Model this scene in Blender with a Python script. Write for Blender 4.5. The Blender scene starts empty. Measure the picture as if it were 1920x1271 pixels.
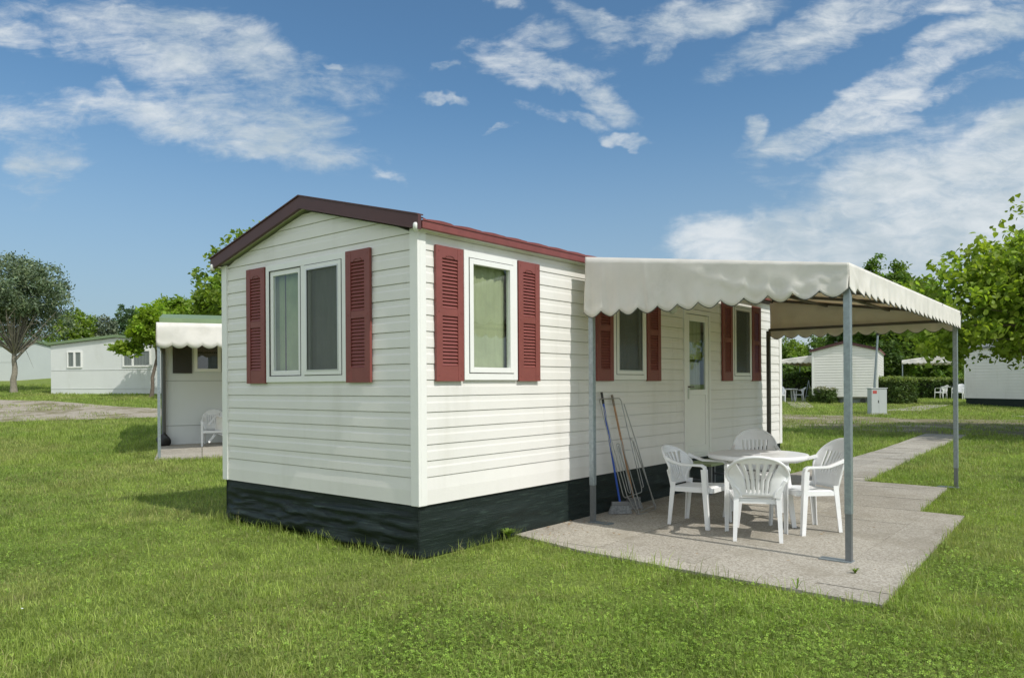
import bpy, bmesh, math, random
import numpy as np
from mathutils import Vector, Matrix
R = math.radians
random.seed(7); rng = np.random.default_rng(11)
SC = bpy.context.scene
COL = SC.collection

# ------------------------------------------------------------------ camera
CAM = (4.720, -4.449, 1.5); YAW = R(39.598); F_PX = 1410.18
cd = bpy.data.cameras.new('camera'); cam = bpy.data.objects.new('camera', cd); COL.objects.link(cam)
cd.sensor_width = 36.0; cd.lens = 36.0 * F_PX / 1920; cd.clip_end = 2000; cd.clip_start = .05
cd.shift_y = 85.66 / 1920
cam.matrix_world = (Matrix.Translation(CAM) @ Matrix.Rotation(YAW, 4, 'Z') @ Matrix.Rotation(R(90), 4, 'X')
                    @ Matrix.Rotation(R(-0.3666), 4, 'Z'))
SC.camera = cam
FW = Vector((-math.sin(YAW), math.cos(YAW), 0)); RT = Vector((math.cos(YAW), math.sin(YAW), 0))

def hgt(x, y):
    """terrain height: level round the home, rising gently behind, more to the left"""
    qx = x - CAM[0]; qy = y - CAM[1]
    d = qx * FW.x + qy * FW.y; X = qx * RT.x + qy * RT.y
    if d <= 15: return 0.0
    s = min(1, max(0, (X / d + .35) / .45)); s = s * s * (3 - 2 * s)
    k = .058 + (.018 - .058) * s; t = min(d, 65) - 15
    return k * t * t / (t + 2)
def at(px, py_unused, D):
    """plan position of a thing seen at distance D along column px of the survey sheet"""
    X = (px - 960) / F_PX * D
    p = Vector((CAM[0], CAM[1], 0)) + FW * D + RT * X
    return (p.x, p.y, hgt(p.x, p.y))

# ------------------------------------------------------------------ light
SUN_AZ = R(-2.6); SUN_EL = R(49)
sun_dir = Vector((math.cos(SUN_AZ) * math.cos(SUN_EL), math.sin(SUN_AZ) * math.cos(SUN_EL), math.sin(SUN_EL)))
sd = bpy.data.lights.new('sun', 'SUN'); sd.energy = 2.7; sd.angle = R(.6); sd.color = (1, .955, .88)
so = bpy.data.objects.new('sun', sd); COL.objects.link(so)
so.rotation_euler = sun_dir.to_track_quat('Z', 'Y').to_euler(); so.location = (10, 0, 12)
SC.view_settings.view_transform = 'Standard'; SC.view_settings.look = 'None'
SC.view_settings.exposure = 0.34; SC.view_settings.gamma = 1
SC.render.engine = 'CYCLES'
SC.cycles.max_bounces = 8; SC.cycles.transparent_max_bounces = 12
SKY_STRENGTH = .15
N_GRASS = 800000; N_CLOVER = 260000

class NT:
    """small helper to write node trees"""
    def __init__(s, tree): s.t = tree; s.n = tree.nodes; s.l = tree.links
    def node(s, typ, **kw):
        n = s.n.new(typ)
        for k, v in kw.items():
            if k == 'inp':
                for a, b in v.items():
                    if hasattr(b, 'is_linked') or isinstance(b, bpy.types.NodeSocket): s.l.new(b, n.inputs[a])
                    else: n.inputs[a].default_value = b
            else: setattr(n, k, v)
        return n
    def math(s, op, a, b=0.0, c=None, clamp=False):
        i = {0: a, 1: b}
        if c is not None: i[2] = c
        return s.node('ShaderNodeMath', operation=op, use_clamp=clamp, inp=i).outputs[0]
    def vmath(s, op, a, b=(0, 0, 0), out=0):
        return s.node('ShaderNodeVectorMath', operation=op, inp={0: a, 1: b}).outputs[out]
    def mix(s, f, a, b, blend='MIX'):
        m = s.node('ShaderNodeMix', data_type='RGBA', blend_type=blend)
        for k, v in ((0, f), (6, a), (7, b)):
            if isinstance(v, bpy.types.NodeSocket): s.l.new(v, m.inputs[k])
            else: m.inputs[k].default_value = v
        return m.outputs[2]
    def ramp(s, f, lo, hi, smooth=True):
        return s.node('ShaderNodeMapRange', interpolation_type='SMOOTHSTEP' if smooth else 'LINEAR',
                      inp={0: f, 1: lo, 2: hi, 3: 0.0, 4: 1.0}).outputs[0]

def make_world():
    w = bpy.data.worlds.new('World'); SC.world = w; w.use_nodes = True
    t = NT(w.node_tree); t.n.clear()
    out = t.node('ShaderNodeOutputWorld'); bg = t.node('ShaderNodeBackground')
    sky = t.node('ShaderNodeTexSky', sky_type='NISHITA'); sky.sun_disc = False
    sky.sun_elevation = SUN_EL; sky.sun_rotation = R(90) - SUN_AZ
    sky.air_density = 1.0; sky.dust_density = .6; sky.ozone_density = 2.2; sky.altitude = 100
    D = t.node('ShaderNodeTexCoord').outputs['Generated']
    f = t.vmath('DOT_PRODUCT', D, tuple(FW), 1); r = t.vmath('DOT_PRODUCT', D, tuple(RT), 1)
    z = t.node('ShaderNodeSeparateXYZ', inp={0: D}).outputs[2]
    ff = t.math('MAXIMUM', f, .15)
    u = t.math('DIVIDE', r, ff); v = t.math('DIVIDE', z, ff)
    uv = t.node('ShaderNodeCombineXYZ', inp={0: u, 1: v}).outputs[0]
    # slight warp so that cloud masses have uneven outlines
    wn = t.node('ShaderNodeTexNoise', inp={'Vector': uv, 'Scale': 5.0, 'Detail': 5.0, 'Roughness': .6})
    wv = t.vmath('SCALE', t.vmath('SUBTRACT', wn.outputs['Color'], (.5, .5, .5))); 
    t.n[wv.node.name].inputs['Scale'].default_value = .12
    uvw = t.vmath('ADD', uv, wv)
    def ell(cx, cy, rx, ry, ang, w):
        # cloud bank at a bearing / elevation: centre and half sizes in tangent units, ang = tilt
        c = ((cx - 960) / 1410, (721 - cy) / 1410, 0)
        p = t.vmath('SUBTRACT', uvw, c)
        mp = t.node('ShaderNodeMapping', vector_type='POINT', inp={0: p, 'Rotation': (0, 0, -R(ang)), 'Scale': (1, 1, 1)}).outputs[0]
        q = t.vmath('DIVIDE', mp, (rx / 1410, ry / 1410, 1))
        L = t.vmath('LENGTH', q, out=1)
        return t.math('MULTIPLY', t.ramp(L, 1.35, .45), w)
    def group(lst):
        s = None
        for e in lst:
            k = ell(*e); s = k if s is None else t.math('MAXIMUM', s, k)
        return s
    left = group([(330, 70, 400, 75, -14, .85), (500, 110, 120, 70, -30, 1.0), (470, 190, 200, 55, -18, .85),
                  (90, 210, 330, 45, -4, .72), (400, 235, 330, 60, -14, 1.0), (560, 290, 190, 24, -14, .85), (250, 170, 75, 28, -28, 1.0),
                  (105, 285, 90, 80, 10, .78), (690, 325, 90, 10, -18, .7), (630, 100, 30, 9, -15, .8), (30, 40, 80, 40, -15, .8)])
    mid = group([(1000, 130, 150, 42, -8, .95), (1100, 175, 130, 30, -32, .9), (830, 182, 70, 8, -3, .7), (820, 137, 40, 10, 5, .7),
                 (1170, 258, 55, 12, -22, .95), (940, 10, 60, 20, -10, .7), (1270, 70, 70, 20, 40, .5), (1060, 215, 110, 12, -10, .6),
                 (950, 233, 50, 7, 0, .6), (1015, 75, 70, 40, 30, .5)])
    right = group([(1130, 40, 100, 28, -25, .8), (1310, 30, 190, 40, 16, .95), (1560, 55, 240, 50, 17, .95), (1850, 5, 280, 40, 10, .8),
                   (1640, 190, 300, 42, 24, 1.0), (1800, 105, 240, 45, 22, .95), (1570, 250, 150, 40, 5, .8), (1425, 235, 34, 34, 70, .95),
                   (1860, 160, 160, 22, 18, .55), (1700, 205, 150, 14, 12, .6)])
    bank = group([(1800, 420, 420, 190, 12, 1.25), (1560, 440, 300, 85, 10, 1.2), (1420, 470, 190, 70, 0, 1.2), (1900, 270, 330, 60, 16, 1.1),
                  (1470, 340, 90, 26, 0, .45), (1500, 560, 360, 90, 0, 1.0), (1850, 600, 500, 160, 0, 1.1)])
    def streaks(ang, sx, sy, seed, sc):
        mp = t.node('ShaderNodeMapping', inp={0: uv, 'Rotation': (0, 0, -R(ang)), 'Scale': (sx, sy, 1), 'Location': (seed, seed * .7, 0)}).outputs[0]
        n1 = t.node('ShaderNodeTexNoise', inp={'Vector': mp, 'Scale': sc, 'Detail': 10.0, 'Roughness': .66, 'Distortion': .5}).outputs[0]
        return n1
    nl = streaks(-13, 1, 3.4, 3.1, 5.5); nr = streaks(20, 1, 3.2, 7.7, 6.0); nm = streaks(-12, 1, 2.0, 1.3, 9.0)
    fl_ = streaks(-22, 1, 2.2, 5.2, 22.0); fr_ = streaks(24, 1, 2.6, 9.2, 20.0)
    fine = t.node('ShaderNodeTexNoise', inp={'Vector': uv, 'Scale': 34.0, 'Detail': 6.0, 'Roughness': .6}).outputs[0]
    def cov(mask, n, lo, hi, g=2.3, f2=None, g2=1.4):
        s = t.math('ADD', mask, t.math('MULTIPLY', t.math('SUBTRACT', n, .5), g))
        s = t.math('ADD', s, t.math('MULTIPLY', t.math('SUBTRACT', f2 or fine, .5), g2))
        s = t.math('ADD', s, t.math('MULTIPLY', t.math('SUBTRACT', fine, .5), .4))
        s = t.math('MULTIPLY', t.ramp(s, lo, hi), t.ramp(mask, .02, .35))
        return s
    c1 = cov(left, nl, .15, 1.6, 2.6, fl_, 1.5); c2 = cov(mid, nm, .25, 1.6, 2.8, fl_, 1.3); c3 = cov(right, nr, .15, 1.55, 2.4, fr_, 1.4); c4 = cov(bank, nr, .30, 1.35, 1.5, fr_, .7)
    dens = t.math('MAXIMUM', t.math('MAXIMUM', c1, c2), t.math('MAXIMUM', c3, c4))
    dens = t.math('MULTIPLY', dens, t.ramp(f, .16, .4))
    dens = t.math('MULTIPLY', dens, .88)
    # unseen sky behind the viewer: bright cloud added to lift the fill light
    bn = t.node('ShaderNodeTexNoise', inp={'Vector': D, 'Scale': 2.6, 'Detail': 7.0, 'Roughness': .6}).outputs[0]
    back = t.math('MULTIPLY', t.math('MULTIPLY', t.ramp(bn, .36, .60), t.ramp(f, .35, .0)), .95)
    # low haze near the horizon
    hz = t.math('MULTIPLY', t.ramp(z, .38, -.02), .85)
    tone = t.node('ShaderNodeTexNoise', inp={'Vector': uv, 'Scale': 4.0, 'Detail': 5.0}).outputs[0]
    tt = t.math('ADD', tone, t.math('MULTIPLY', t.math('SUBTRACT', fr_, .5), .5))
    ccol = t.mix(t.ramp(tt, .32, .68), CLOUD_A, CLOUD_B)
    base = t.mix(1.0, sky.outputs[0], SKY_TINT, 'MULTIPLY')
    base = t.mix(hz, base, HAZE_C)
    c = t.mix(dens, base, ccol)
    c = t.mix(back, c, CLOUD_FILL)
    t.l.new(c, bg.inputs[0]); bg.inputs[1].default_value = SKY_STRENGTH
    t.l.new(bg.outputs[0], out.inputs[0])
CLOUD_A = (2.7, 3.15, 3.45, 1); CLOUD_B = (4.15, 4.35, 4.45, 1); CLOUD_FILL = (6.2, 6.35, 6.3, 1); SKY_TINT = (.45, .60, .64, 1); HAZE_C = (1.85, 2.3, 2.75, 1)
make_world()

# ------------------------------------------------------------------ materials
MATS = {}
def pmat(name, col, rough=.5, metal=0, var=.0, vscale=8.0, bump=0.0, bscale=60.0, spec=.5, attr=None, transl=0.0, tcol=None, dirt=None):
    if name in MATS: return MATS[name]
    m = bpy.data.materials.new(name); m.use_nodes = True; t = NT(m.node_tree); t.n.clear()
    out = t.node('ShaderNodeOutputMaterial'); b = t.node('ShaderNodeBsdfPrincipled')
    b.inputs['Roughness'].default_value = rough; b.inputs['Metallic'].default_value = metal
    b.inputs['Specular IOR Level'].default_value = spec
    c = (*col, 1)
    tc = t.node('ShaderNodeTexCoord').outputs['Object']
    if attr:
        a = t.node('ShaderNodeAttribute', attribute_name=attr).outputs['Color']
        c = t.mix(1.0, a, c, 'MULTIPLY')
    if var > 0:
        n = t.node('ShaderNodeTexNoise', inp={'Vector': tc, 'Scale': vscale, 'Detail': 6.0, 'Roughness': .6}).outputs[0]
        k = t.node('ShaderNodeMapRange', inp={0: n, 1: .3, 2: .7, 3: 1 - var, 4: 1 + var}).outputs[0]
        cc = t.node('ShaderNodeCombineXYZ', inp={0: k, 1: k, 2: k}).outputs[0]
        c = t.mix(1.0, c, cc, 'MULTIPLY')
    if dirt:
        dn = t.node('ShaderNodeTexNoise', inp={'Vector': t.node('ShaderNodeMapping', inp={0: tc, 'Scale': dirt[2]}).outputs[0], 'Scale': dirt[1], 'Detail': 7.0, 'Roughness': .65}).outputs[0]
        c = t.mix(t.math('MULTIPLY', t.ramp(dn, .5, .75), dirt[3]), c, (*dirt[0], 1))
    if isinstance(c, tuple): b.inputs['Base Color'].default_value = c
    else: t.l.new(c, b.inputs['Base Color'])
    if bump > 0:
        n = t.node('ShaderNodeTexNoise', inp={'Vector': tc, 'Scale': bscale, 'Detail': 5.0, 'Roughness': .6}).outputs[0]
        bp = t.node('ShaderNodeBump', inp={'Strength': bump, 'Distance': .02, 'Height': n}).outputs[0]
        t.l.new(bp, b.inputs['Normal'])
    sh = b.outputs[0]
    if transl > 0:
        tr = t.node('ShaderNodeBsdfTranslucent')
        if tcol:
            if isinstance(c, tuple): tr.inputs[0].default_value = (*tcol, 1)
            else: t.l.new(t.mix(1.0, c, (*tcol, 1), 'MULTIPLY'), tr.inputs[0])
        elif isinstance(c, tuple): tr.inputs[0].default_value = c
        else: t.l.new(c, tr.inputs[0])
        sh = t.node('ShaderNodeMixShader', inp={0: transl, 1: sh, 2: tr.outputs[0]}).outputs[0]
    t.l.new(sh, out.inputs[0]); MATS[name] = m; return m

def glass_mat():
    m = bpy.data.materials.new('window_glass'); m.use_nodes = True; t = NT(m.node_tree); t.n.clear()
    out = t.node('ShaderNodeOutputMaterial')
    ior = t.node('ShaderNodeMapRange', inp={0: t.node('ShaderNodeNewGeometry').outputs['Backfacing'], 3: 1.5, 4: 1 / 1.5}).outputs[0]
    fr = t.node('ShaderNodeFresnel', inp={0: ior}).outputs[0]
    fr = t.math('ADD', fr, .045)
    tr = t.node('ShaderNodeBsdfTransparent', inp={0: (.86, .9, .88, 1)}); gl = t.node('ShaderNodeBsdfGlossy', inp={0: (.9, .95, 1, 1), 1: .01})
    t.l.new(t.node('ShaderNodeMixShader', inp={0: fr, 1: tr.outputs[0], 2: gl.outputs[0]}).outputs[0], out.inputs[0]); return m
def screen_mat():
    m = bpy.data.materials.new('insect_mesh'); m.use_nodes = True; t = NT(m.node_tree); t.n.clear()
    out = t.node('ShaderNodeOutputMaterial'); tr = t.node('ShaderNodeBsdfTransparent'); di = t.node('ShaderNodeBsdfDiffuse', inp={0: (.13, .14, .13, 1)})
    t.l.new(t.node('ShaderNodeMixShader', inp={0: .62, 1: tr.outputs[0], 2: di.outputs[0]}).outputs[0], out.inputs[0]); return m

M_SIDING = pmat('vinyl_siding', (.755, .74, .708), .42, var=.035, vscale=1.2, bump=.05, bscale=90, dirt=((.55, .535, .47), 2.4, (1, 1, .16), .34))
M_TRIM = pmat('white_trim', (.80, .80, .77), .4, var=.02, vscale=5)
M_UPVC = pmat('white_frame', (.80, .80, .78), .3, var=.02, vscale=4)
M_SHUTTER = pmat('shutter_red', (.215, .060, .052), .5, var=.08, vscale=9, bump=.04, bscale=150)
M_ROOF = pmat('roof_red', (.20, .055, .048), .45, var=.12, vscale=7)
M_FASCIA = pmat('fascia_maroon', (.082, .030, .030), .5, var=.1, vscale=5)
M_GASKET = pmat('rubber_seal', (.03, .03, .03), .6)
M_INT = pmat('interior_panel', (.32, .29, .24), .7)
M_CURTAIN = pmat('green_curtain', (.60, .64, .40), .8, var=.10, vscale=6, transl=.35)
M_CURTAIN_REFL = pmat('reflection_green_curtain', (.40, .50, .24), .8, var=.10, vscale=6, transl=.35)  # gable curtain; tree reflected in its pane put into the deeper green
M_CURTAIN_G = pmat('grey_net_curtain', (.60, .62, .58), .8, var=.1, vscale=6, transl=.3)
M_GLASS = glass_mat(); M_SCREEN = screen_mat()
M_STEEL = pmat('galvanised_steel', (.30, .345, .37), .42, .55, var=.16, vscale=30)
M_STEEL_D = pmat('grey_steel_sleeve', (.20, .215, .225), .45, .6, var=.1, vscale=30)
M_BROWNSTEEL = pmat('dark_steel', (.10, .095, .085), .5, .4, var=.1, vscale=20)
M_CANVAS = pmat('canvas_cream', (.83, .825, .79), .75, var=.05, vscale=3, bump=.08, bscale=250, transl=.24, tcol=(1.0, .74, .45), dirt=((.40, .37, .28), 2.0, (1, 1, 1), .25))
M_PIPING = pmat('canvas_piping', (.045, .055, .045), .7)
M_PLASTIC = pmat('white_plastic', (.80, .81, .81), .34, var=.05, vscale=9, dirt=((.62, .60, .54), 6.0, (1, 1, 1), .25))
M_PLASTIC_T = pmat('white_plastic_table', (.79, .79, .79), .30, var=.03, vscale=6)
M_HANDLE = pmat('handle_metal', (.18, .17, .15), .35, .7)
M_CHROME = pmat('lock_metal', (.55, .55, .52), .3, .8)

# ------------------------------------------------------------------ mesh building
class MB:
    def __init__(s): s.v = []; s.f = []; s.sm = []
    def add(s, vs, fs, smooth=False):
        o = len(s.v); s.v += [tuple(v) for v in vs]; s.f += [tuple(i + o for i in f) for f in fs]; s.sm += [smooth] * len(fs)
    def quad(s, a, b, c, d, smooth=False): s.add([a, b, c, d], [(0, 1, 2, 3)], smooth)
    def box(s, x0, x1, y0, y1, z0, z1, M=None):
        vs = [Vector((x, y, z)) for z in (z0, z1) for x, y in ((x0, y0), (x1, y0), (x1, y1), (x0, y1))]
        if M is not None: vs = [M(v) if callable(M) else M @ v for v in vs]
        s.add(vs, [(0, 3, 2, 1), (4, 5, 6, 7), (0, 1, 5, 4), (1, 2, 6, 5), (2, 3, 7, 6), (3, 0, 4, 7)])
    def tube(s, pts, r, n=8, cap=True):
        pts = [Vector(p) for p in pts]; rs = r if isinstance(r, (list, tuple)) else [r] * len(pts)
        rings = []; up = None
        for i, p in enumerate(pts):
            a = pts[max(i - 1, 0)]; b = pts[min(i + 1, len(pts) - 1)]; d = (b - a).normalized()
            if up is None: up = Vector((0, 0, 1)) if abs(d.z) < .9 else Vector((1, 0, 0))
            x = d.cross(up).normalized(); y = x.cross(d).normalized(); up = y
            rings.append([p + (x * math.cos(2 * math.pi * k / n) + y * math.sin(2 * math.pi * k / n)) * rs[i] for k in range(n)])
        vs = [v for ring in rings for v in ring]
        fs = [(i * n + k, i * n + (k + 1) % n, (i + 1) * n + (k + 1) % n, (i + 1) * n + k) for i in range(len(pts) - 1) for k in range(n)]
        s.add(vs, fs, True)
        if cap:
            s.add(rings[0], [tuple(range(n))]); s.add(rings[-1], [tuple(reversed(range(n)))])
    def bar(s, pts, hw, hh, side=None):
        """rectangular section swept along pts; hw, hh half sizes (scalars or lists); side = preferred width direction"""
        pts = [Vector(p) for p in pts]; n = len(pts)
        W = hw if isinstance(hw, (list, tuple)) else [hw] * n; H = hh if isinstance(hh, (list, tuple)) else [hh] * n
        vs = []
        for i, p in enumerate(pts):
            a = pts[max(i - 1, 0)]; b = pts[min(i + 1, n - 1)]; d = (b - a).normalized()
            sx = Vector(side) if side is not None else Vector((1, 0, 0))
            sx = (sx - d * sx.dot(d)).normalized(); sy = d.cross(sx)
            vs += [p + sx * W[i] + sy * H[i], p - sx * W[i] + sy * H[i], p - sx * W[i] - sy * H[i], p + sx * W[i] - sy * H[i]]
        fs = [(i * 4 + k, i * 4 + (k + 1) % 4, i * 4 + 4 + (k + 1) % 4, i * 4 + 4 + k) for i in range(n - 1) for k in range(4)]
        fs += [(3, 2, 1, 0), (4 * n - 4, 4 * n - 3, 4 * n - 2, 4 * n - 1)]
        s.add(vs, fs)
    def grid(s, P, nu, nv, smooth=True, keep=None):
        vs = [P(i / nu, j / nv) for j in range(nv + 1) for i in range(nu + 1)]
        fs = [(j * (nu + 1) + i, j * (nu + 1) + i + 1, (j + 1) * (nu + 1) + i + 1, (j + 1) * (nu + 1) + i) for j in range(nv) for i in range(nu) if keep is None or keep(i, j)]
        s.add(vs, fs, smooth)
    def lathe(s, prof, n=48, c=(0, 0)):
        vs = [(c[0] + r * math.cos(2 * math.pi * k / n), c[1] + r * math.sin(2 * math.pi * k / n), z) for r, z in prof for k in range(n)]
        fs = [(i * n + k, i * n + (k + 1) % n, (i + 1) * n + (k + 1) % n, (i + 1) * n + k) for i in range(len(prof) - 1) for k in range(n)]
        s.add(vs, fs, True)
    def build(s, name, mat, parent=None, solid=0.0, bevel=0.0, sub=0, merge=False):
        me = bpy.data.meshes.new(name); me.from_pydata(s.v, [], s.f); me.update()
        me.polygons.foreach_set('use_smooth', s.sm)
        if merge:
            bm = bmesh.new(); bm.from_mesh(me); bmesh.ops.remove_doubles(bm, verts=bm.verts, dist=1e-5)
            bmesh.ops.recalc_face_normals(bm, faces=bm.faces); bm.to_mesh(me); bm.free()
        me.materials.append(mat); o = bpy.data.objects.new(name, me); COL.objects.link(o)
        if parent: o.parent = parent
        if solid: md = o.modifiers.new('solid', 'SOLIDIFY'); md.thickness = solid; md.offset = 0
        if bevel: md = o.modifiers.new('bevel', 'BEVEL'); md.width = bevel; md.segments = 2; md.limit_method = 'ANGLE'
        if sub: md = o.modifiers.new('sub', 'SUBSURF'); md.levels = sub; md.render_levels = sub
        return o

def tag(o, label=None, cat=None, group=None, kind=None):
    if label: o['label'] = label
    if cat: o['category'] = cat
    if group: o['group'] = group
    if kind: o['kind'] = kind
    return o
def thing(name, label, cat, loc=(0, 0, 0), rz=0, group=None):
    o = bpy.data.objects.new(name, None); o.empty_display_size = .2; COL.objects.link(o)
    o.location = loc; o.rotation_euler = (0, 0, rz); return tag(o, label, cat, group)
KIDS = {}
def copy_tree(o, parent=None):
    c = o.copy(); COL.objects.link(c); c.parent = parent
    for ch in [x for x in list(COL.objects) if x.parent == o]: copy_tree(ch, c)
    return c

def fast_mesh(name, V, Fc, mat, colr=None, parent=None, smooth=False):
    """V (n,3) float, Fc (m,k) int"""
    me = bpy.data.meshes.new(name); m, k = Fc.shape
    me.vertices.add(len(V)); me.vertices.foreach_set('co', np.ascontiguousarray(V, np.float32).ravel())
    me.loops.add(m * k); me.loops.foreach_set('vertex_index', np.ascontiguousarray(Fc, np.int32).ravel())
    me.polygons.add(m); me.polygons.foreach_set('loop_start', np.arange(0, m * k, k, dtype=np.int32))
    me.polygons.foreach_set('loop_total', np.full(m, k, np.int32))
    if smooth: me.polygons.foreach_set('use_smooth', np.ones(m, bool))
    me.update(calc_edges=True)
    if colr is not None:
        a = me.color_attributes.new('Col', 'FLOAT_COLOR', 'POINT')
        c4 = np.ones((len(V), 4), np.float32); c4[:, :3] = colr; a.data.foreach_set('color', c4.ravel())
    me.materials.append(mat); o = bpy.data.objects.new(name, me); COL.objects.link(o)
    if parent: o.parent = parent
    return o

# vectorised value noise for ground patterns
_perm = rng.random((256, 256))
def vnoise(x, y):
    xi = np.floor(x).astype(int); yi = np.floor(y).astype(int); xf = x - xi; yf = y - yi
    xf = xf * xf * (3 - 2 * xf); yf = yf * yf * (3 - 2 * yf)
    g = lambda a, b: _perm[a % 256, b % 256]
    return (g(xi, yi) * (1 - xf) + g(xi + 1, yi) * xf) * (1 - yf) + (g(xi, yi + 1) * (1 - xf) + g(xi + 1, yi + 1) * xf) * yf
def fbm(x, y, o=4):
    s = 0; a = .5
    for i in range(o): s = s + a * vnoise(x, y); x = x * 2.03 + 11.3; y = y * 2.03 + 5.7; a *= .5
    return s / (1 - .5 ** o)
def hgt_np(x, y):
    qx = x - CAM[0]; qy = y - CAM[1]
    d = qx * FW.x + qy * FW.y; X = qx * RT.x + qy * RT.y
    s = np.clip((X / np.maximum(d, 1) + .35) / .45, 0, 1); s = s * s * (3 - 2 * s)
    k = .058 + (.018 - .058) * s; t = np.clip(np.minimum(d, 65) - 15, 0, None)
    return k * t * t / (t + 2)


# ------------------------------------------------------------------ setting: ground, roads, slabs
HW, HL = 3.13, 8.53           # width and length of the home
PATIO = [(-.02, 1.30), (.9, 1.10), (2.2, 1.00), (3.42, .97), (3.27, 5.12), (2.82, 5.15), (2.70, 7.52), (1.60, 7.62), (1.50, 9.6), (.42, 9.6), (.40, 7.66), (-.02, 7.62)]
PATH = [(.42, 9.6), (1.50, 9.6), (1.33, 13.4), (1.28, 18.75), (.30, 18.7), (.42, 13.5)]
ROAD_L = [(-60, -9), (-30, .5), (-22.88, 3.54), (-22.29, 4.55), (-21.69, 5.43), (-20.37, 7.24), (-17.5, 11.0), (-12.5, 15.5), (-6.5, 18.4), (-3.6, 18.75), (-1.56, 18.75), (2.6, 18.9), (9, 17.5), (25, 14),
          (25, 22), (9, 25), (1.7, 26.6), (-1.5, 25.2), (-3.6, 26.0), (-6.2, 25.6), (-12, 23.5), (-19, 16.5), (-23.4, 9.0), (-26.2, 8.35), (-28.5, 8.2), (-31.5, 7.9), (-33.7, 6.9), (-60, 1)]
PATH_A = [(-10.5, 38.2), (-9.9, 39.6), (-6.9, 31.9), (-7.5, 30.8)]
PATH_B = [(-3.5, 30.6), (-2.3, 31.2), (-2.2, 37.4), (-3.1, 37.0)]
PATH_C = [(2.0, 28.2), (9.0, 28.0), (9.0, 28.8), (1.2, 29.0)]
N_O = (-12.9, 3.95); N_RZ = R(62)     # neighbouring green-roofed home: left end of its long wall, direction of the wall
def n2w(a, o): return (N_O[0] + math.cos(N_RZ) * a + math.sin(N_RZ) * o, N_O[1] + math.sin(N_RZ) * a - math.cos(N_RZ) * o)
N_SLAB = [n2w(-.05, 2.62), n2w(7.5, 2.75), n2w(7.5, -.05), n2w(-.05, -.05)]

def inpoly(x, y, poly, grow=0.0):
    c = np.zeros(x.shape, bool); n = len(poly)
    for i in range(n):
        x0, y0 = poly[i]; x1, y1 = poly[(i + 1) % n]
        if y0 == y1: continue
        c ^= ((y0 > y) != (y1 > y)) & (x < (x1 - x0) * (y - y0) / (y1 - y0) + x0)
    return c

def road_tone(x, y):
    """how bare the track is: 0 grassy, 1 gravel (wheel ruts and worn patches)"""
    return fbm(x * .9 + 3, y * .9 + 1, 4)

def ground_mesh():
    rad = np.concatenate([np.linspace(1.2, 16, 60), np.geomspace(16.5, 420, 90)]); ang = np.linspace(0, 2 * np.pi, 241)[:-1]
    RR, AA = np.meshgrid(rad, ang, indexing='ij')
    X = CAM[0] + RR * np.cos(AA); Y = CAM[1] + RR * np.sin(AA); Z = hgt_np(X, Y)
    V = np.c_[X.ravel(), Y.ravel(), Z.ravel()]; V = np.vstack([V, [[CAM[0], CAM[1], 0]]])
    na = len(ang); i, j = np.meshgrid(np.arange(len(rad) - 1), np.arange(na), indexing='ij')
    F = np.stack([i * na + j, i * na + (j + 1) % na, (i + 1) * na + (j + 1) % na, (i + 1) * na + j], -1).reshape(-1, 4)[:, ::-1]
    c = len(V) - 1; jj = np.arange(na)
    F2 = np.stack([jj, (jj + 1) % na, np.full(na, c), np.full(na, c)], -1)
    o = fast_mesh('ground', V, F, None if False else ground_mat(), smooth=True)
    return o
def ground_mat():
    m = bpy.data.materials.new('turf_soil'); m.use_nodes = True; t = NT(m.node_tree); t.n.clear()
    out = t.node('ShaderNodeOutputMaterial'); b = t.node('ShaderNodeBsdfPrincipled', inp={'Roughness': .9, 'Specular IOR Level': .1})
    P = t.node('ShaderNodeTexCoord').outputs['Object']
    big = t.node('ShaderNodeTexNoise', inp={'Vector': P, 'Scale': .35, 'Detail': 6.0, 'Roughness': .6}).outputs[0]
    mid = t.node('ShaderNodeTexNoise', inp={'Vector': P, 'Scale': 2.2, 'Detail': 8.0, 'Roughness': .65}).outputs[0]
    fin = t.node('ShaderNodeTexNoise', inp={'Vector': P, 'Scale': 26.0, 'Detail': 7.0, 'Roughness': .7}).outputs[0]
    a = t.mix(t.ramp(fin, .35, .65), (.10, .15, .028, 1), (.24, .31, .075, 1))
    a = t.mix(t.math('MULTIPLY', t.ramp(mid, .5, .68), .6), a, (.24, .25, .085, 1))
    a = t.mix(t.math('MULTIPLY', t.ramp(big, .52, .66), .5), a, (.25, .265, .09, 1))
    t.l.new(a, b.inputs['Base Color'])
    bp = t.node('ShaderNodeBump', inp={'Strength': .8, 'Distance': .05, 'Height': fin}).outputs[0]; t.l.new(bp, b.inputs['Normal'])
    t.l.new(b.outputs[0], out.inputs[0]); return m
tag(ground_mesh(), kind='structure')

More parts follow.
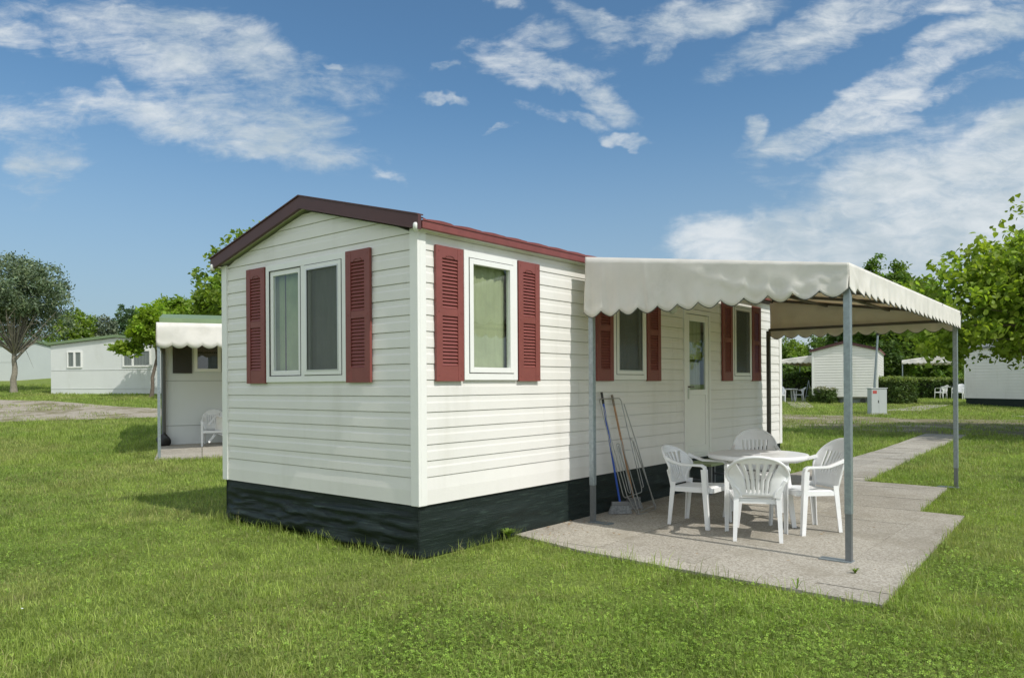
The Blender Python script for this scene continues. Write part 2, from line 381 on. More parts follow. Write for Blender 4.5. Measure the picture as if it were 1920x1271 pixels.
def sheet(name, poly, lift, mat, step=.5):
    """a sheet that follows the terrain, cut to a plan outline"""
    P = np.array(poly); x0, y0 = P.min(0) - step; x1, y1 = P.max(0) + step
    bm = bmesh.new(); vs = [bm.verts.new((x, y, 0)) for x, y in poly]; bm.faces.new(vs)
    for ax, a, b2 in ((0, x0, x1), (1, y0, y1)):
        k = a
        while k < b2:
            n = Vector((1, 0, 0)) if ax == 0 else Vector((0, 1, 0)); co = Vector((k, 0, 0)) if ax == 0 else Vector((0, k, 0))
            bmesh.ops.bisect_plane(bm, geom=bm.verts[:] + bm.edges[:] + bm.faces[:], plane_co=co, plane_no=n); k += step
    bmesh.ops.triangulate(bm, faces=bm.faces[:])
    for v in bm.verts: v.co.z = hgt(v.co.x, v.co.y) + lift
    bmesh.ops.recalc_face_normals(bm, faces=bm.faces)
    me = bpy.data.meshes.new(name); bm.to_mesh(me); bm.free(); me.materials.append(mat)
    o = bpy.data.objects.new(name, me); COL.objects.link(o); return tag(o, kind='structure')

def gravel_mat():
    m = bpy.data.materials.new('gravel'); m.use_nodes = True; t = NT(m.node_tree); t.n.clear()
    out = t.node('ShaderNodeOutputMaterial'); b = t.node('ShaderNodeBsdfPrincipled', inp={'Roughness': .95, 'Specular IOR Level': .1})
    P = t.node('ShaderNodeTexCoord').outputs['Object']
    n1 = t.node('ShaderNodeTexNoise', inp={'Vector': P, 'Scale': .9, 'Detail': 8.0, 'Roughness': .65}).outputs[0]
    n2 = t.node('ShaderNodeTexNoise', inp={'Vector': P, 'Scale': 14.0, 'Detail': 8.0, 'Roughness': .7}).outputs[0]
    vo = t.node('ShaderNodeTexVoronoi', inp={'Vector': P, 'Scale': 28.0}); v = vo.outputs['Distance']
    a = t.mix(t.ramp(n2, .3, .7), (.30, .265, .21, 1), (.52, .475, .40, 1))
    a = t.mix(t.math('MULTIPLY', t.ramp(v, .25, .6), .35), a, (.2, .17, .13, 1))
    worn = t.math('MULTIPLY', t.ramp(t.node('ShaderNodeSeparateXYZ', inp={0: P}).outputs[0], -16.0, -2.0), .12)     # the right-hand stretch is less used and half grown over
    a = t.mix(t.math('MULTIPLY', t.ramp(t.math('ADD', t.math('ADD', n1, worn), t.math('MULTIPLY', t.math('SUBTRACT', n2, .5), .5)), .5, .6), .8), a, (.17, .155, .075, 1))
    t.l.new(a, b.inputs['Base Color'])
    bp = t.node('ShaderNodeBump', inp={'Strength': .7, 'Distance': .03, 'Height': n2}).outputs[0]; t.l.new(bp, b.inputs['Normal'])
    t.l.new(b.outputs[0], out.inputs[0]); return m
M_GRAVEL = gravel_mat()
sheet('gravel_road', ROAD_L, .012, M_GRAVEL, .8)

def slab_mat():
    m = bpy.data.materials.new('aggregate_concrete'); m.use_nodes = True; t = NT(m.node_tree); t.n.clear()
    out = t.node('ShaderNodeOutputMaterial'); b = t.node('ShaderNodeBsdfPrincipled', inp={'Roughness': .85, 'Specular IOR Level': .25})
    P = t.node('ShaderNodeTexCoord').outputs['Object']
    vo = t.node('ShaderNodeTexVoronoi', inp={'Vector': P, 'Scale': 75.0, 'Randomness': 1.0}); cell = vo.outputs['Color']
    sep = t.node('ShaderNodeSeparateColor', inp={0: cell}).outputs[0]
    n1 = t.node('ShaderNodeTexNoise', inp={'Vector': P, 'Scale': 1.7, 'Detail': 7.0, 'Roughness': .65}).outputs[0]
    n2 = t.node('ShaderNodeTexNoise', inp={'Vector': P, 'Scale': 40.0, 'Detail': 6.0, 'Roughness': .7}).outputs[0]
    a = t.mix(t.ramp(sep, .1, .9, False), (.27, .245, .20, 1), (.52, .49, .425, 1))
    a = t.mix(t.math('MULTIPLY', t.ramp(n2, .35, .7), .55), a, (.43, .40, .34, 1))
    a = t.mix(t.math('MULTIPLY', t.ramp(vo.outputs['Distance'], .35, .7), .35), a, (.22, .20, .165, 1))
    a = t.mix(t.math('MULTIPLY', t.ramp(n1, .45, .68), .55), a, (.25, .225, .175, 1))
    at_ = t.node('ShaderNodeAttribute', attribute_name='Col').outputs['Color']
    a = t.mix(1.0, a, at_, 'MULTIPLY')
    t.l.new(a, b.inputs['Base Color'])
    bp = t.node('ShaderNodeBump', inp={'Strength': .45, 'Distance': .006, 'Height': n2}).outputs[0]; t.l.new(bp, b.inputs['Normal'])
    t.l.new(b.outputs[0], out.inputs[0]); return m
M_SLAB = slab_mat(); M_JOINT = pmat('slab_joint_soil', (.13, .115, .08), .95, var=.3, vscale=12)

def slabs(name, poly, size, gap, lift, thick, seed, rot=0.0, org=(0, 0), frac=.5):
    """concrete flags laid in a grid and cut to a plan outline: each flag has its own level and tone"""
    rg = random.Random(seed); P = np.array(poly); cx, cy = org
    ca, sa = math.cos(rot), math.sin(rot); loc = [((x - cx) * ca + (y - cy) * sa, -(x - cx) * sa + (y - cy) * ca) for x, y in poly]
    L = np.array(loc); sx, sy = size; V = []; F = []; Cc = []
    i0, i1 = math.floor(L[:, 0].min() / sx), math.ceil(L[:, 0].max() / sx); j0, j1 = math.floor(L[:, 1].min() / sy), math.ceil(L[:, 1].max() / sy)
    for i in range(i0, i1):
        for j in range(j0, j1):
            x0, x1, y0, y1 = i * sx + gap / 2, (i + 1) * sx - gap / 2, j * sy + gap / 2, (j + 1) * sy - gap / 2
            bm = bmesh.new(); bm.faces.new([bm.verts.new((a, b, 0)) for a, b in loc])
            for co, no in (((x0, 0, 0), (-1, 0, 0)), ((x1, 0, 0), (1, 0, 0)), ((0, y0, 0), (0, -1, 0)), ((0, y1, 0), (0, 1, 0))):
                if bm.faces: bmesh.ops.bisect_plane(bm, geom=bm.verts[:] + bm.edges[:] + bm.faces[:], plane_co=co, plane_no=no, clear_outer=True)
            if bm.faces and sum(f.calc_area() for f in bm.faces) > .01:
                dz = rg.uniform(-.0025, .0025); tx = rg.uniform(-.004, .004); ty = rg.uniform(-.004, .004); tone = rg.uniform(.90, 1.08)
                fcs = bm.faces[:]; r = bmesh.ops.extrude_face_region(bm, geom=fcs)
                top = [e for e in r['geom'] if isinstance(e, bmesh.types.BMVert)]
                for v in top: v.co.z += thick
                bmesh.ops.recalc_face_normals(bm, faces=bm.faces); bm.verts.index_update(); o = len(V)
                for v in bm.verts:
                    wx, wy = cx + v.co.x * ca - v.co.y * sa, cy + v.co.x * sa + v.co.y * ca
                    V.append((wx, wy, hgt(wx, wy) + lift - thick + v.co.z + dz + (v.co.x - (x0 + x1) / 2) * tx + (v.co.y - (y0 + y1) / 2) * ty)); Cc.append(tone)
                for f in bm.faces: F.append(tuple(v.index + o for v in f.verts))
            bm.free()
    me = bpy.data.meshes.new(name); me.from_pydata(V, [], F); me.update()
    a = me.color_attributes.new('Col', 'FLOAT_COLOR', 'POINT'); a.data.foreach_set('color', np.array([[c, c * rg.uniform(.995, 1.0), c, 1] for c in Cc], np.float32).ravel())
    me.materials.append(M_SLAB); o = bpy.data.objects.new(name, me); COL.objects.link(o)
    return tag(o, kind='structure')
slabs('patio', PATIO, (.97, .97), .005, .024, .05, 3, 0, (2.905, .30))
slabs('concrete_path', PATH, (.55, .62), .012, .020, .05, 5, R(-1), (.42, 9.62))
slabs('neighbour_patio', N_SLAB, (.9, .75), .012, .045, .08, 8, N_RZ, N_SLAB[0])
for n, p in (('far_path', PATH_A), ('far_path', PATH_B), ('far_path', PATH_C)): slabs(n, p, (1.0, 1.0), .015, .03, .06, 9, 0, p[0])

# ------------------------------------------------------------------ lawn
def blade_color(x, y, n, r):
    """green shades of single blades; dry straw patches and lush clover patches by place"""
    dry = np.clip((fbm(x * .55 + 40, y * .55 + 9, 4) - .50) * 5.0, 0, 1)
    # the worn strip in front of the gable
    dx = x - 1.2 + .55 * (y + 1.0); 
    lush = np.clip((fbm(x * .8 + 7, y * .8 + 70, 4) - .45) * 4, 0, 1)
    streak = np.clip((fbm(x * 4.5 + 2, y * 4.5 + 31, 4) - .5) * 1.9 + .5, 0, 1)
    A = np.array([.265, .365, .060]); B = np.array([.38, .455, .12]); Cc = np.array([.42, .40, .17]); Dk = np.array([.120, .225, .034])
    t = r.random(n)[:, None]; c = A * (1 - t) + B * t
    k = (dry * .55)[:, None]; c = c * (1 - k) + np.array([.37, .37, .14]) * k
    k = (lush * .45)[:, None]; c = c * (1 - k) + Dk * k
    s = (r.random(n) < .05 + .10 * dry)[:, None]; c = np.where(s, Cc * (.7 + .5 * r.random((n, 1))), c)
    return c * (.62 + .50 * r.random((n, 1))) * (.70 + .66 * streak)[:, None]
M_BLADE = pmat('grass_blade', (1, 1, 1), .5, attr='Col', transl=.38, tcol=(1.15, 1.25, .6), spec=.28)

def hard(x, y, margin=0.0):
    m = (x > -HW - .02) & (x < .05) & (y > -.03) & (y < HL + .02)
    wob = margin * (fbm(x * 3.1, y * 3.1, 3) - .5) * 2
    for p, c in ((PATIO, (1.6, 3.5)), (PATH, (.9, 14)), (N_SLAB, (-11, 4.2))):
        m |= inpoly(x + wob, y + wob * .7, p)
    return m
def scatter(n, dmin, dmax, power, lateral=.80):
    """points over the lawn, thinning with distance from the viewpoint"""
    a = 2 - power; t = rng.random(n)
    d = (dmin ** a + t * (dmax ** a - dmin ** a)) ** (1 / a)
    X = (rng.random(n) * 2 - 1) * (d * lateral + .8)
    x = CAM[0] + FW.x * d + RT.x * X; y = CAM[1] + FW.y * d + RT.y * X
    return x, y, d

def make_grass(name, n, dmin, dmax, power, hmin, hmax, wid, lean=.5, keep=None, scale_with_d=True):
    x, y, d = scatter(n, dmin, dmax, power)
    ok = ~hard(x, y, .05) & ~(inpoly(x, y, ROAD_L) & (rng.random(n) > np.where(x > -14, np.clip((road_tone(x, y) - .42) * 6, 0, 1) * .85, .30 * (road_tone(x, y) > .53))))
    if keep is not None: ok &= keep(x, y)
    x, y, d = x[ok], y[ok], d[ok]; n = len(x); z = hgt_np(x, y)
    tall = (.65 + .9 * fbm(x * 1.3, y * 1.3, 3) ** 1.5) * (.55 + .9 * fbm(x * 6 + 9, y * 6 + 4, 3))
    sc = np.maximum(1, (d / 7) ** .75) if scale_with_d else np.ones(n)
    H = (hmin + (hmax - hmin) * rng.random(n) ** 1.6) * tall * np.minimum(sc, 2.2); W = wid * (.6 + .8 * rng.random(n)) * sc
    a = rng.random(n) * 2 * np.pi; l = lean * (.2 + rng.random(n)); ca, sa = np.cos(a), np.sin(a)
    b = a + (rng.random(n) - .5) * 2.4 + np.pi / 2; cb, sb = np.cos(b), np.sin(b)
    P = np.empty((n, 5, 3), np.float32)
    base = np.c_[x, y, z - .004]; side = np.c_[cb, sb, np.zeros(n)] * W[:, None] / 2
    mid = base + np.c_[ca * l * H * .35, sa * l * H * .35, H * .58]; tip = base + np.c_[ca * l * H, sa * l * H, H * (1 - .25 * l)]
    P[:, 0] = base - side; P[:, 1] = base + side; P[:, 2] = mid - side * .8; P[:, 3] = mid + side * .8; P[:, 4] = tip
    k = np.arange(n)[:, None] * 5
    T = np.concatenate([k + [0, 1, 3], k + [0, 3, 2], k + [2, 3, 4]], 0)
    col = np.repeat(blade_color(x, y, n, rng), 5, 0)
    o = fast_mesh(name, P.reshape(-1, 3), T, M_BLADE, col); return tag(o, kind='stuff')
make_grass('lawn_grass', N_GRASS, 3.2, 46, 1.62, .022, .062, .0042, .75)
# longer uncut tufts where the mower cannot reach: along the skirt and slab edges
def near_edge(x, y):
    dh = np.maximum(np.maximum(-HW - x, x - 0), np.maximum(-y, y - HL))
    lines = [((.02, 1.25), (.9, 1.06)), ((.9, 1.06), (3.42, .94)), ((3.45, .95), (3.30, 5.12)), ((3.27, 5.15), (2.83, 5.2)), ((2.84, 5.2), (2.73, 7.5)), ((.42, 9.6), (.3, 18.7)), ((1.55, 7.7), (1.3, 18.7))]
    dd = np.full(x.shape, 9.0)
    for (ax, ay), (bx, by) in lines:
        t = np.clip(((x - ax) * (bx - ax) + (y - ay) * (by - ay)) / ((bx - ax) ** 2 + (by - ay) ** 2), 0, 1)
        dd = np.minimum(dd, np.hypot(x - ax - t * (bx - ax), y - ay - t * (by - ay)))
    p = np.where(dh < .20, 1.5 * (1 - dh / .25), 0) + np.where(dd < .09, .38, 0) + .012
    return rng.random(x.shape) < p * (.3 + 1.4 * fbm(x * 2.5, y * 2.5, 2))
make_grass('edge_grass', N_GRASS // 2, 3.4, 24, 1.2, .06, .17, .0045, .6, near_edge, False)

def make_clover(n):
    x, y, d = scatter(n, 3.2, 17, 1.5)
    lush = fbm(x * .8 + 7, y * .8 + 70, 4); front = np.clip((8.0 - d) / 5, 0, .8)
    ok = ~hard(x, y, .03) & (rng.random(n) < np.clip((lush - .38) * 2.4, 0, 1) * (.22 + .75 * front) + .08)
    x, y, d = x[ok], y[ok], d[ok]; n = len(x); z = hgt_np(x, y) + .010 + .026 * rng.random(n); s = (.0042 + .0045 * rng.random(n)) * np.maximum(1, (d / 7) ** .7)
    a0 = rng.random(n) * 6.28; tx, ty = rng.normal(0, .35, n), rng.normal(0, .35, n)
    V = np.empty((n, 3, 4, 3), np.float32)
    for k in range(3):
        a = a0 + k * 2.094
        for q, (rr, da) in enumerate(((.12, 0), (1.25, -.62), (1.6, 0), (1.25, .62))):
            px, py = np.cos(a + da) * rr * s, np.sin(a + da) * rr * s
            V[:, k, q, 0] = x + px; V[:, k, q, 1] = y + py; V[:, k, q, 2] = z + px * tx + py * ty
    F = np.arange(n * 12).reshape(-1, 4)
    c = np.array([.27, .41, .07]) * (.6 + .8 * rng.random((n, 1))) + np.array([.05, .035, 0]) * (rng.random((n, 1)) < .2)
    o = fast_mesh('clover', V.reshape(-1, 3), F, M_BLADE, np.repeat(c, 12, 0)); return tag(o, kind='stuff')
make_clover(N_CLOVER)
make_grass('tall_stalks', 2600, 3.6, 16, .8, .09, .16, .0032, .9, lambda x, y: fbm(x * .9 + 5, y * .9 + 55, 3) > .5, False)
def make_daisies(n):
    x, y, d = scatter(n, 4, 22, 1.3); ok = ~hard(x, y) & (fbm(x * .6 + 3, y * .6 + 3, 3) > .55) & (x < .5); x, y = x[ok], y[ok]; n = len(x)
    z = hgt_np(x, y) + .05; s = .0045 + .004 * rng.random(n); k = np.linspace(0, 6.283, 7)[:-1]
    V = np.stack([x[:, None] + s[:, None] * np.cos(k), y[:, None] + s[:, None] * np.sin(k), z[:, None] + .3 * s[:, None] * np.sin(k + x[:, None] * 9)], -1)
    return tag(fast_mesh('daisies', V.reshape(-1, 3), np.arange(n * 6).reshape(-1, 6), M_PLASTIC), kind='stuff')
make_daisies(260)

# ------------------------------------------------------------------ mobile homes
def siding(M, amap, a0, a1, zb, zt, z0, step, holes=(), slope=None, seams=()):
    """lap siding as real relief. amap(a, z, o) -> point. slope(z) -> (a_min, a_max) clips a gable"""
    prof = []; k = math.floor((zb - z0) / step) - 1; z = z0 + k * step
    pts = []
    while z < zt:
        # one course: flat lip, slight hollow above it, then tucked under the next course
        pts += [(z - .0045, .004), (z - .0042, -.010), (z - .0006, -.010), (z + .0004, .0105), (z + .004, .0115), (z + step * .55, .0095), (z + step * .66, .0055), (z + step * .94, .004)]
        z += step
    zs = sorted(set([zb, zt] + [h[2] for h in holes] + [h[3] for h in holes] + [p[0] for p in pts if zb < p[0] < zt]))
    def off(zz):
        for i in range(len(pts) - 1):
            if pts[i][0] <= zz <= pts[i + 1][0]:
                f = (zz - pts[i][0]) / max(1e-9, pts[i + 1][0] - pts[i][0]); return pts[i][1] + f * (pts[i + 1][1] - pts[i][1])
        return .01
    for za, zc in zip(zs[:-1], zs[1:]):
        if zc - za < 1e-6: continue
        zm = (za + zc) / 2; iv = [(a0, a1)]
        for h in holes:
            if h[2] <= zm <= h[3]:
                nv = []
                for p, q in iv:
                    if h[0] > p: nv.append((p, min(q, h[0])))
                    if h[1] < q: nv.append((max(p, h[1]), q))
                iv = [(p, q) for p, q in nv if q > p + 1e-4]
        oa, ob = off(za + 1e-6), off(zc - 1e-6)
        for p, q in iv:
            pa, qa, pb, qb = p, q, p, q
            if slope:
                l, h_ = slope(za); pa, qa = max(p, l), min(q, h_); l, h_ = slope(zc); pb, qb = max(p, l), min(q, h_)
                if qa <= pa: continue
                if qb < pb: pb = qb = (pb + qb) / 2
            M.quad(amap(pa, za, oa), amap(qa, za, oa), amap(qb, zc, ob), amap(pb, zc, ob))
    # lapped ends of the panels, staggered every two courses
    rg = random.Random(int(a1 * 100)); n_ = int((zt - z0) / step)
    for k in range(0, n_, 2):
        a = a0 + rg.uniform(.5, 2.6)
        while a < a1 - .3:
            if not any(h[0] - .12 < a < h[1] + .12 and h[2] < z0 + (k + 1.99) * step and h[3] > z0 + k * step for h in holes):
                for q in (k, k + 1):
                    za, zc = z0 + q * step + .004, z0 + (q + .94) * step
                    if slope and not (slope(zc)[0] + .1 < a < slope(zc)[1] - .1): continue
                    if zc < zt - .02:
                        for (s0, s1) in ((0, .55), (.55, .66), (.66, .94)):
                            z1_, z2_ = max(za, z0 + (q + s0) * step), z0 + (q + s1) * step; o1_, o2_ = off(z1_ + 1e-5) + .0012, off(z2_ - 1e-5) + .0012
                            M.quad(amap(a, z1_, o1_), amap(a + .30, z1_, o1_ - .0011), amap(a + .30, z2_, o2_ - .0011), amap(a, z2_, o2_)); M.quad(amap(a, z1_, o1_), amap(a, z2_, o2_), amap(a, z2_, o2_ - .004), amap(a, z1_, o1_ - .004))
            a += rg.uniform(2.6, 3.7)

def mbox(M, amap, a0, a1, z0, z1, o0, o1):
    vs = [amap(a, z, o) for o in (o0, o1) for a, z in ((a0, z0), (a1, z0), (a1, z1), (a0, z1))]
    M.add(vs, [(0, 3, 2, 1), (4, 5, 6, 7), (0, 1, 5, 4), (1, 2, 6, 5), (2, 3, 7, 6), (3, 0, 4, 7)])
def mframe(M, amap, a0, a1, z0, z1, w, o0, o1, wb=None, wt=None):
    wb = w if wb is None else wb; wt = w if wt is None else wt
    mbox(M, amap, a0, a0 + w, z0, z1, o0, o1); mbox(M, amap, a1 - w, a1, z0, z1, o0, o1)
    mbox(M, amap, a0 + w, a1 - w, z0, z0 + wb, o0, o1 - .0004); mbox(M, amap, a0 + w, a1 - w, z1 - wt, z1, o0, o1 - .0004)

def curtain(amap, a0, a1, z0, z1, parent, mat, o=-.05, folds=7, amp=.008, seed=1, gap=0.0):
    rg = random.Random(seed); ph = rg.random() * 6; M = MB()
    def P(u, v):
        a = a0 + (a1 - a0) * u; z = z0 + (z1 - z0) * v
        return amap(a, z, o + amp * math.sin(u * folds * 6.28 + ph + .5 * math.sin(v * 2)) + amp * .5 * math.sin(u * folds * 2.3 * 6.28 + v))
    M.grid(P, folds * 8, 6); return M.build('curtain', mat, parent)

def shutter(amap, a0, a1, z0, z1, parent):
    """louvred shutter: stiles, rails, two banks of slats, arched head, screw heads"""
    M = MB(); w = a1 - a0; st = w * .215; h = z1 - z0; o0, o1 = .017, .043
    top, mid, bot = .105, .065, .135; zm = z0 + bot + (h - top - mid - bot) / 2
    mbox(M, amap, a0, a0 + st, z0, z1, o0, o1); mbox(M, amap, a1 - st, a1, z0, z1, o0, o1)
    for za, zb in ((z0, z0 + bot), (zm, zm + mid), (z1 - top, z1)): mbox(M, amap, a0 + st, a1 - st, za, zb, o0, o1 - .002)
    mbox(M, amap, a0 + st, a1 - st, z0 + bot, z1 - top, o0, o0 + .005)
    n = 14
    for za, zb in ((z0 + bot, zm), (zm + mid, z1 - top)):
        s = (zb - za) / n
        for i in range(n):
            z = za + i * s
            vs = [amap(a, zz, oo) for a in (a0 + st, a1 - st) for zz, oo in ((z + s * .12, o1 - .004), (z + s * .95, o0 + .006), (z + s * .62, o0 + .004), (z + s * .0, o1 - .010))]
            M.add(vs, [(0, 1, 5, 4), (1, 2, 6, 5), (2, 3, 7, 6), (3, 0, 4, 7)])
    c = (a0 + a1) / 2; rr = (w / 2 - st) * .62                       # arch over the upper bank
    for k in range(10):
        u0, u1 = -1 + k * .2, -1 + (k + 1) * .2; g = lambda u: .03 * (1 - u * u) ** .5 if abs(u) < 1 else 0
        mbox(M, amap, c + u0 * rr, c + u1 * rr, z1 - top + (g(u0) + g(u1)) / 2 - .006, z1 - top + (g(u0) + g(u1)) / 2 + .003, o1 - .002, o1 + .003)
    for aa in (a0 + st * .45, a1 - st * .45):
        for zz in (z0 + .05, zm + mid / 2, z1 - .045): mbox(M, amap, aa - .006, aa + .006, zz - .006, zz + .006, o1, o1 + .003)
    return M.build('shutter', M_SHUTTER, parent)

def window(amap, a0, a1, z0, z1, parent, lights=1, screens=(), curtains=(), cmat=None, cseed=1):
    """outer frame proud of the wall, sashes inside it, seals, panes, curtains behind"""
    M = MB(); mframe(M, amap, a0, a1, z0, z1, .062, .0, .034)
    if lights == 2: cm = (a0 + a1) / 2 - .02; mbox(M, amap, cm - .03, cm + .03, z0 + .062, z1 - .062, .0, .033)
    win = M.build('window', M_UPVC, parent, bevel=.003)
    cells = [(a0 + .062, a1 - .062)] if lights == 1 else [(a0 + .062, cm - .03), (cm + .03, a1 - .062)]
    for i, (p, q) in enumerate(cells):
        zz0, zz1 = z0 + .062, z1 - .062
        S = MB(); mframe(S, amap, p + .006, q - .006, zz0 + .006, zz1 - .006, .05, -.01, .042 if i in screens or lights == 1 else .024)
        S.build('sash', M_UPVC, win, bevel=.003)
        Gk = MB(); mframe(Gk, amap, p, q, zz0, zz1, .006, .01, .0345 + .0006); Gk.build('seal', M_GASKET, win)
        G = MB(); G.quad(amap(p + .05, zz0 + .05, .012), amap(q - .05, zz0 + .05, .012), amap(q - .05, zz1 - .05, .012), amap(p + .05, zz1 - .05, .012)); G.build('pane', M_GLASS, win)
        if i in screens:
            G = MB(); mframe(G, amap, p + .044, q - .044, zz0 + .044, zz1 - .044, .012, .03, .046); G.build('screen_frame', M_CHROME, win)
            G = MB(); G.quad(amap(p + .05, zz0 + .05, .036), amap(q - .05, zz0 + .05, .036), amap(q - .05, zz1 - .05, .036), amap(p + .05, zz1 - .05, .036)); G.build('insect_screen', M_SCREEN, win)
        for (i2, c0, c1, mt) in curtains:
            if i2 == i: curtain(amap, p + (q - p) * c0, p + (q - p) * c1, zz0 - .02, zz1 - .02, win, mt, seed=cseed + i, folds=max(2, int(6 * (c1 - c0))))
    return win

def tarp_skirt(M, amap, a0, a1, ztop, seed, sag=1.0):
    """dark sheeting hung under the home: horizontal creases, bellying folds, ragged hem"""
    n = max(8, int((a1 - a0) / .035)); m = 22
    def P(u, v):
        a = a0 + (a1 - a0) * u; v = 1 - v
        f = float(fbm(np.array([a * .8 + seed]), np.array([v * 4.0 + seed]), 3)[0]) - .5
        g = float(fbm(np.array([a * 1.3 + seed * 3]), np.array([v * 16.0]), 3)[0]) - .5
        hm = float(fbm(np.array([a * 1.6 + seed * 5]), np.array([.5]), 2)[0]) - .5
        e = min(1, v * 3) * min(1, min(u, 1 - u) * 14 + .15)
        o = -.012 + e * (sag * (.012 + .075 * f) + .030 * g * sag) 
        rd = 1 - abs(2 * float(fbm(np.array([a * 1.7 + v * 1.1 + seed * 2]), np.array([v * 6.0 - a * .7 + seed]), 3)[0]) - 1); o += e * .026 * sag * max(0, rd - .72) / .28 * min(1, v * 2)
        z = ztop + .01 - (ztop + .015 - (.0 if sag < 1 else .035) + (.03 if sag < 1 else .10) * hm) * v
        return amap(a, max(z, -.02), o)
    M.grid(P, n, m)

def tarp_mat():
    m = bpy.data.materials.new('dark_sheeting'); m.use_nodes = True; t = NT(m.node_tree); t.n.clear()
    out = t.node('ShaderNodeOutputMaterial'); b = t.node('ShaderNodeBsdfPrincipled', inp={'Roughness': .55, 'Specular IOR Level': .28})
    P = t.node('ShaderNodeTexCoord').outputs['Object']
    mp = t.node('ShaderNodeMapping', inp={0: P, 'Scale': (1.6, 1.6, 26)}).outputs[0]
    n1 = t.node('ShaderNodeTexNoise', inp={'Vector': mp, 'Scale': 2.0, 'Detail': 7.0, 'Roughness': .68}).outputs[0]
    a = t.mix(t.math('MULTIPLY', t.ramp(n1, .52, .72), .8), (.011, .019, .017, 1), (.044, .070, .058, 1))
    t.l.new(a, b.inputs['Base Color'])
    bp = t.node('ShaderNodeBump', inp={'Strength': .6, 'Distance': .012, 'Height': n1}).outputs[0]; t.l.new(bp, b.inputs['Normal'])
    t.l.new(b.outputs[0], out.inputs[0]); return m
M_TARP = tarp_mat()

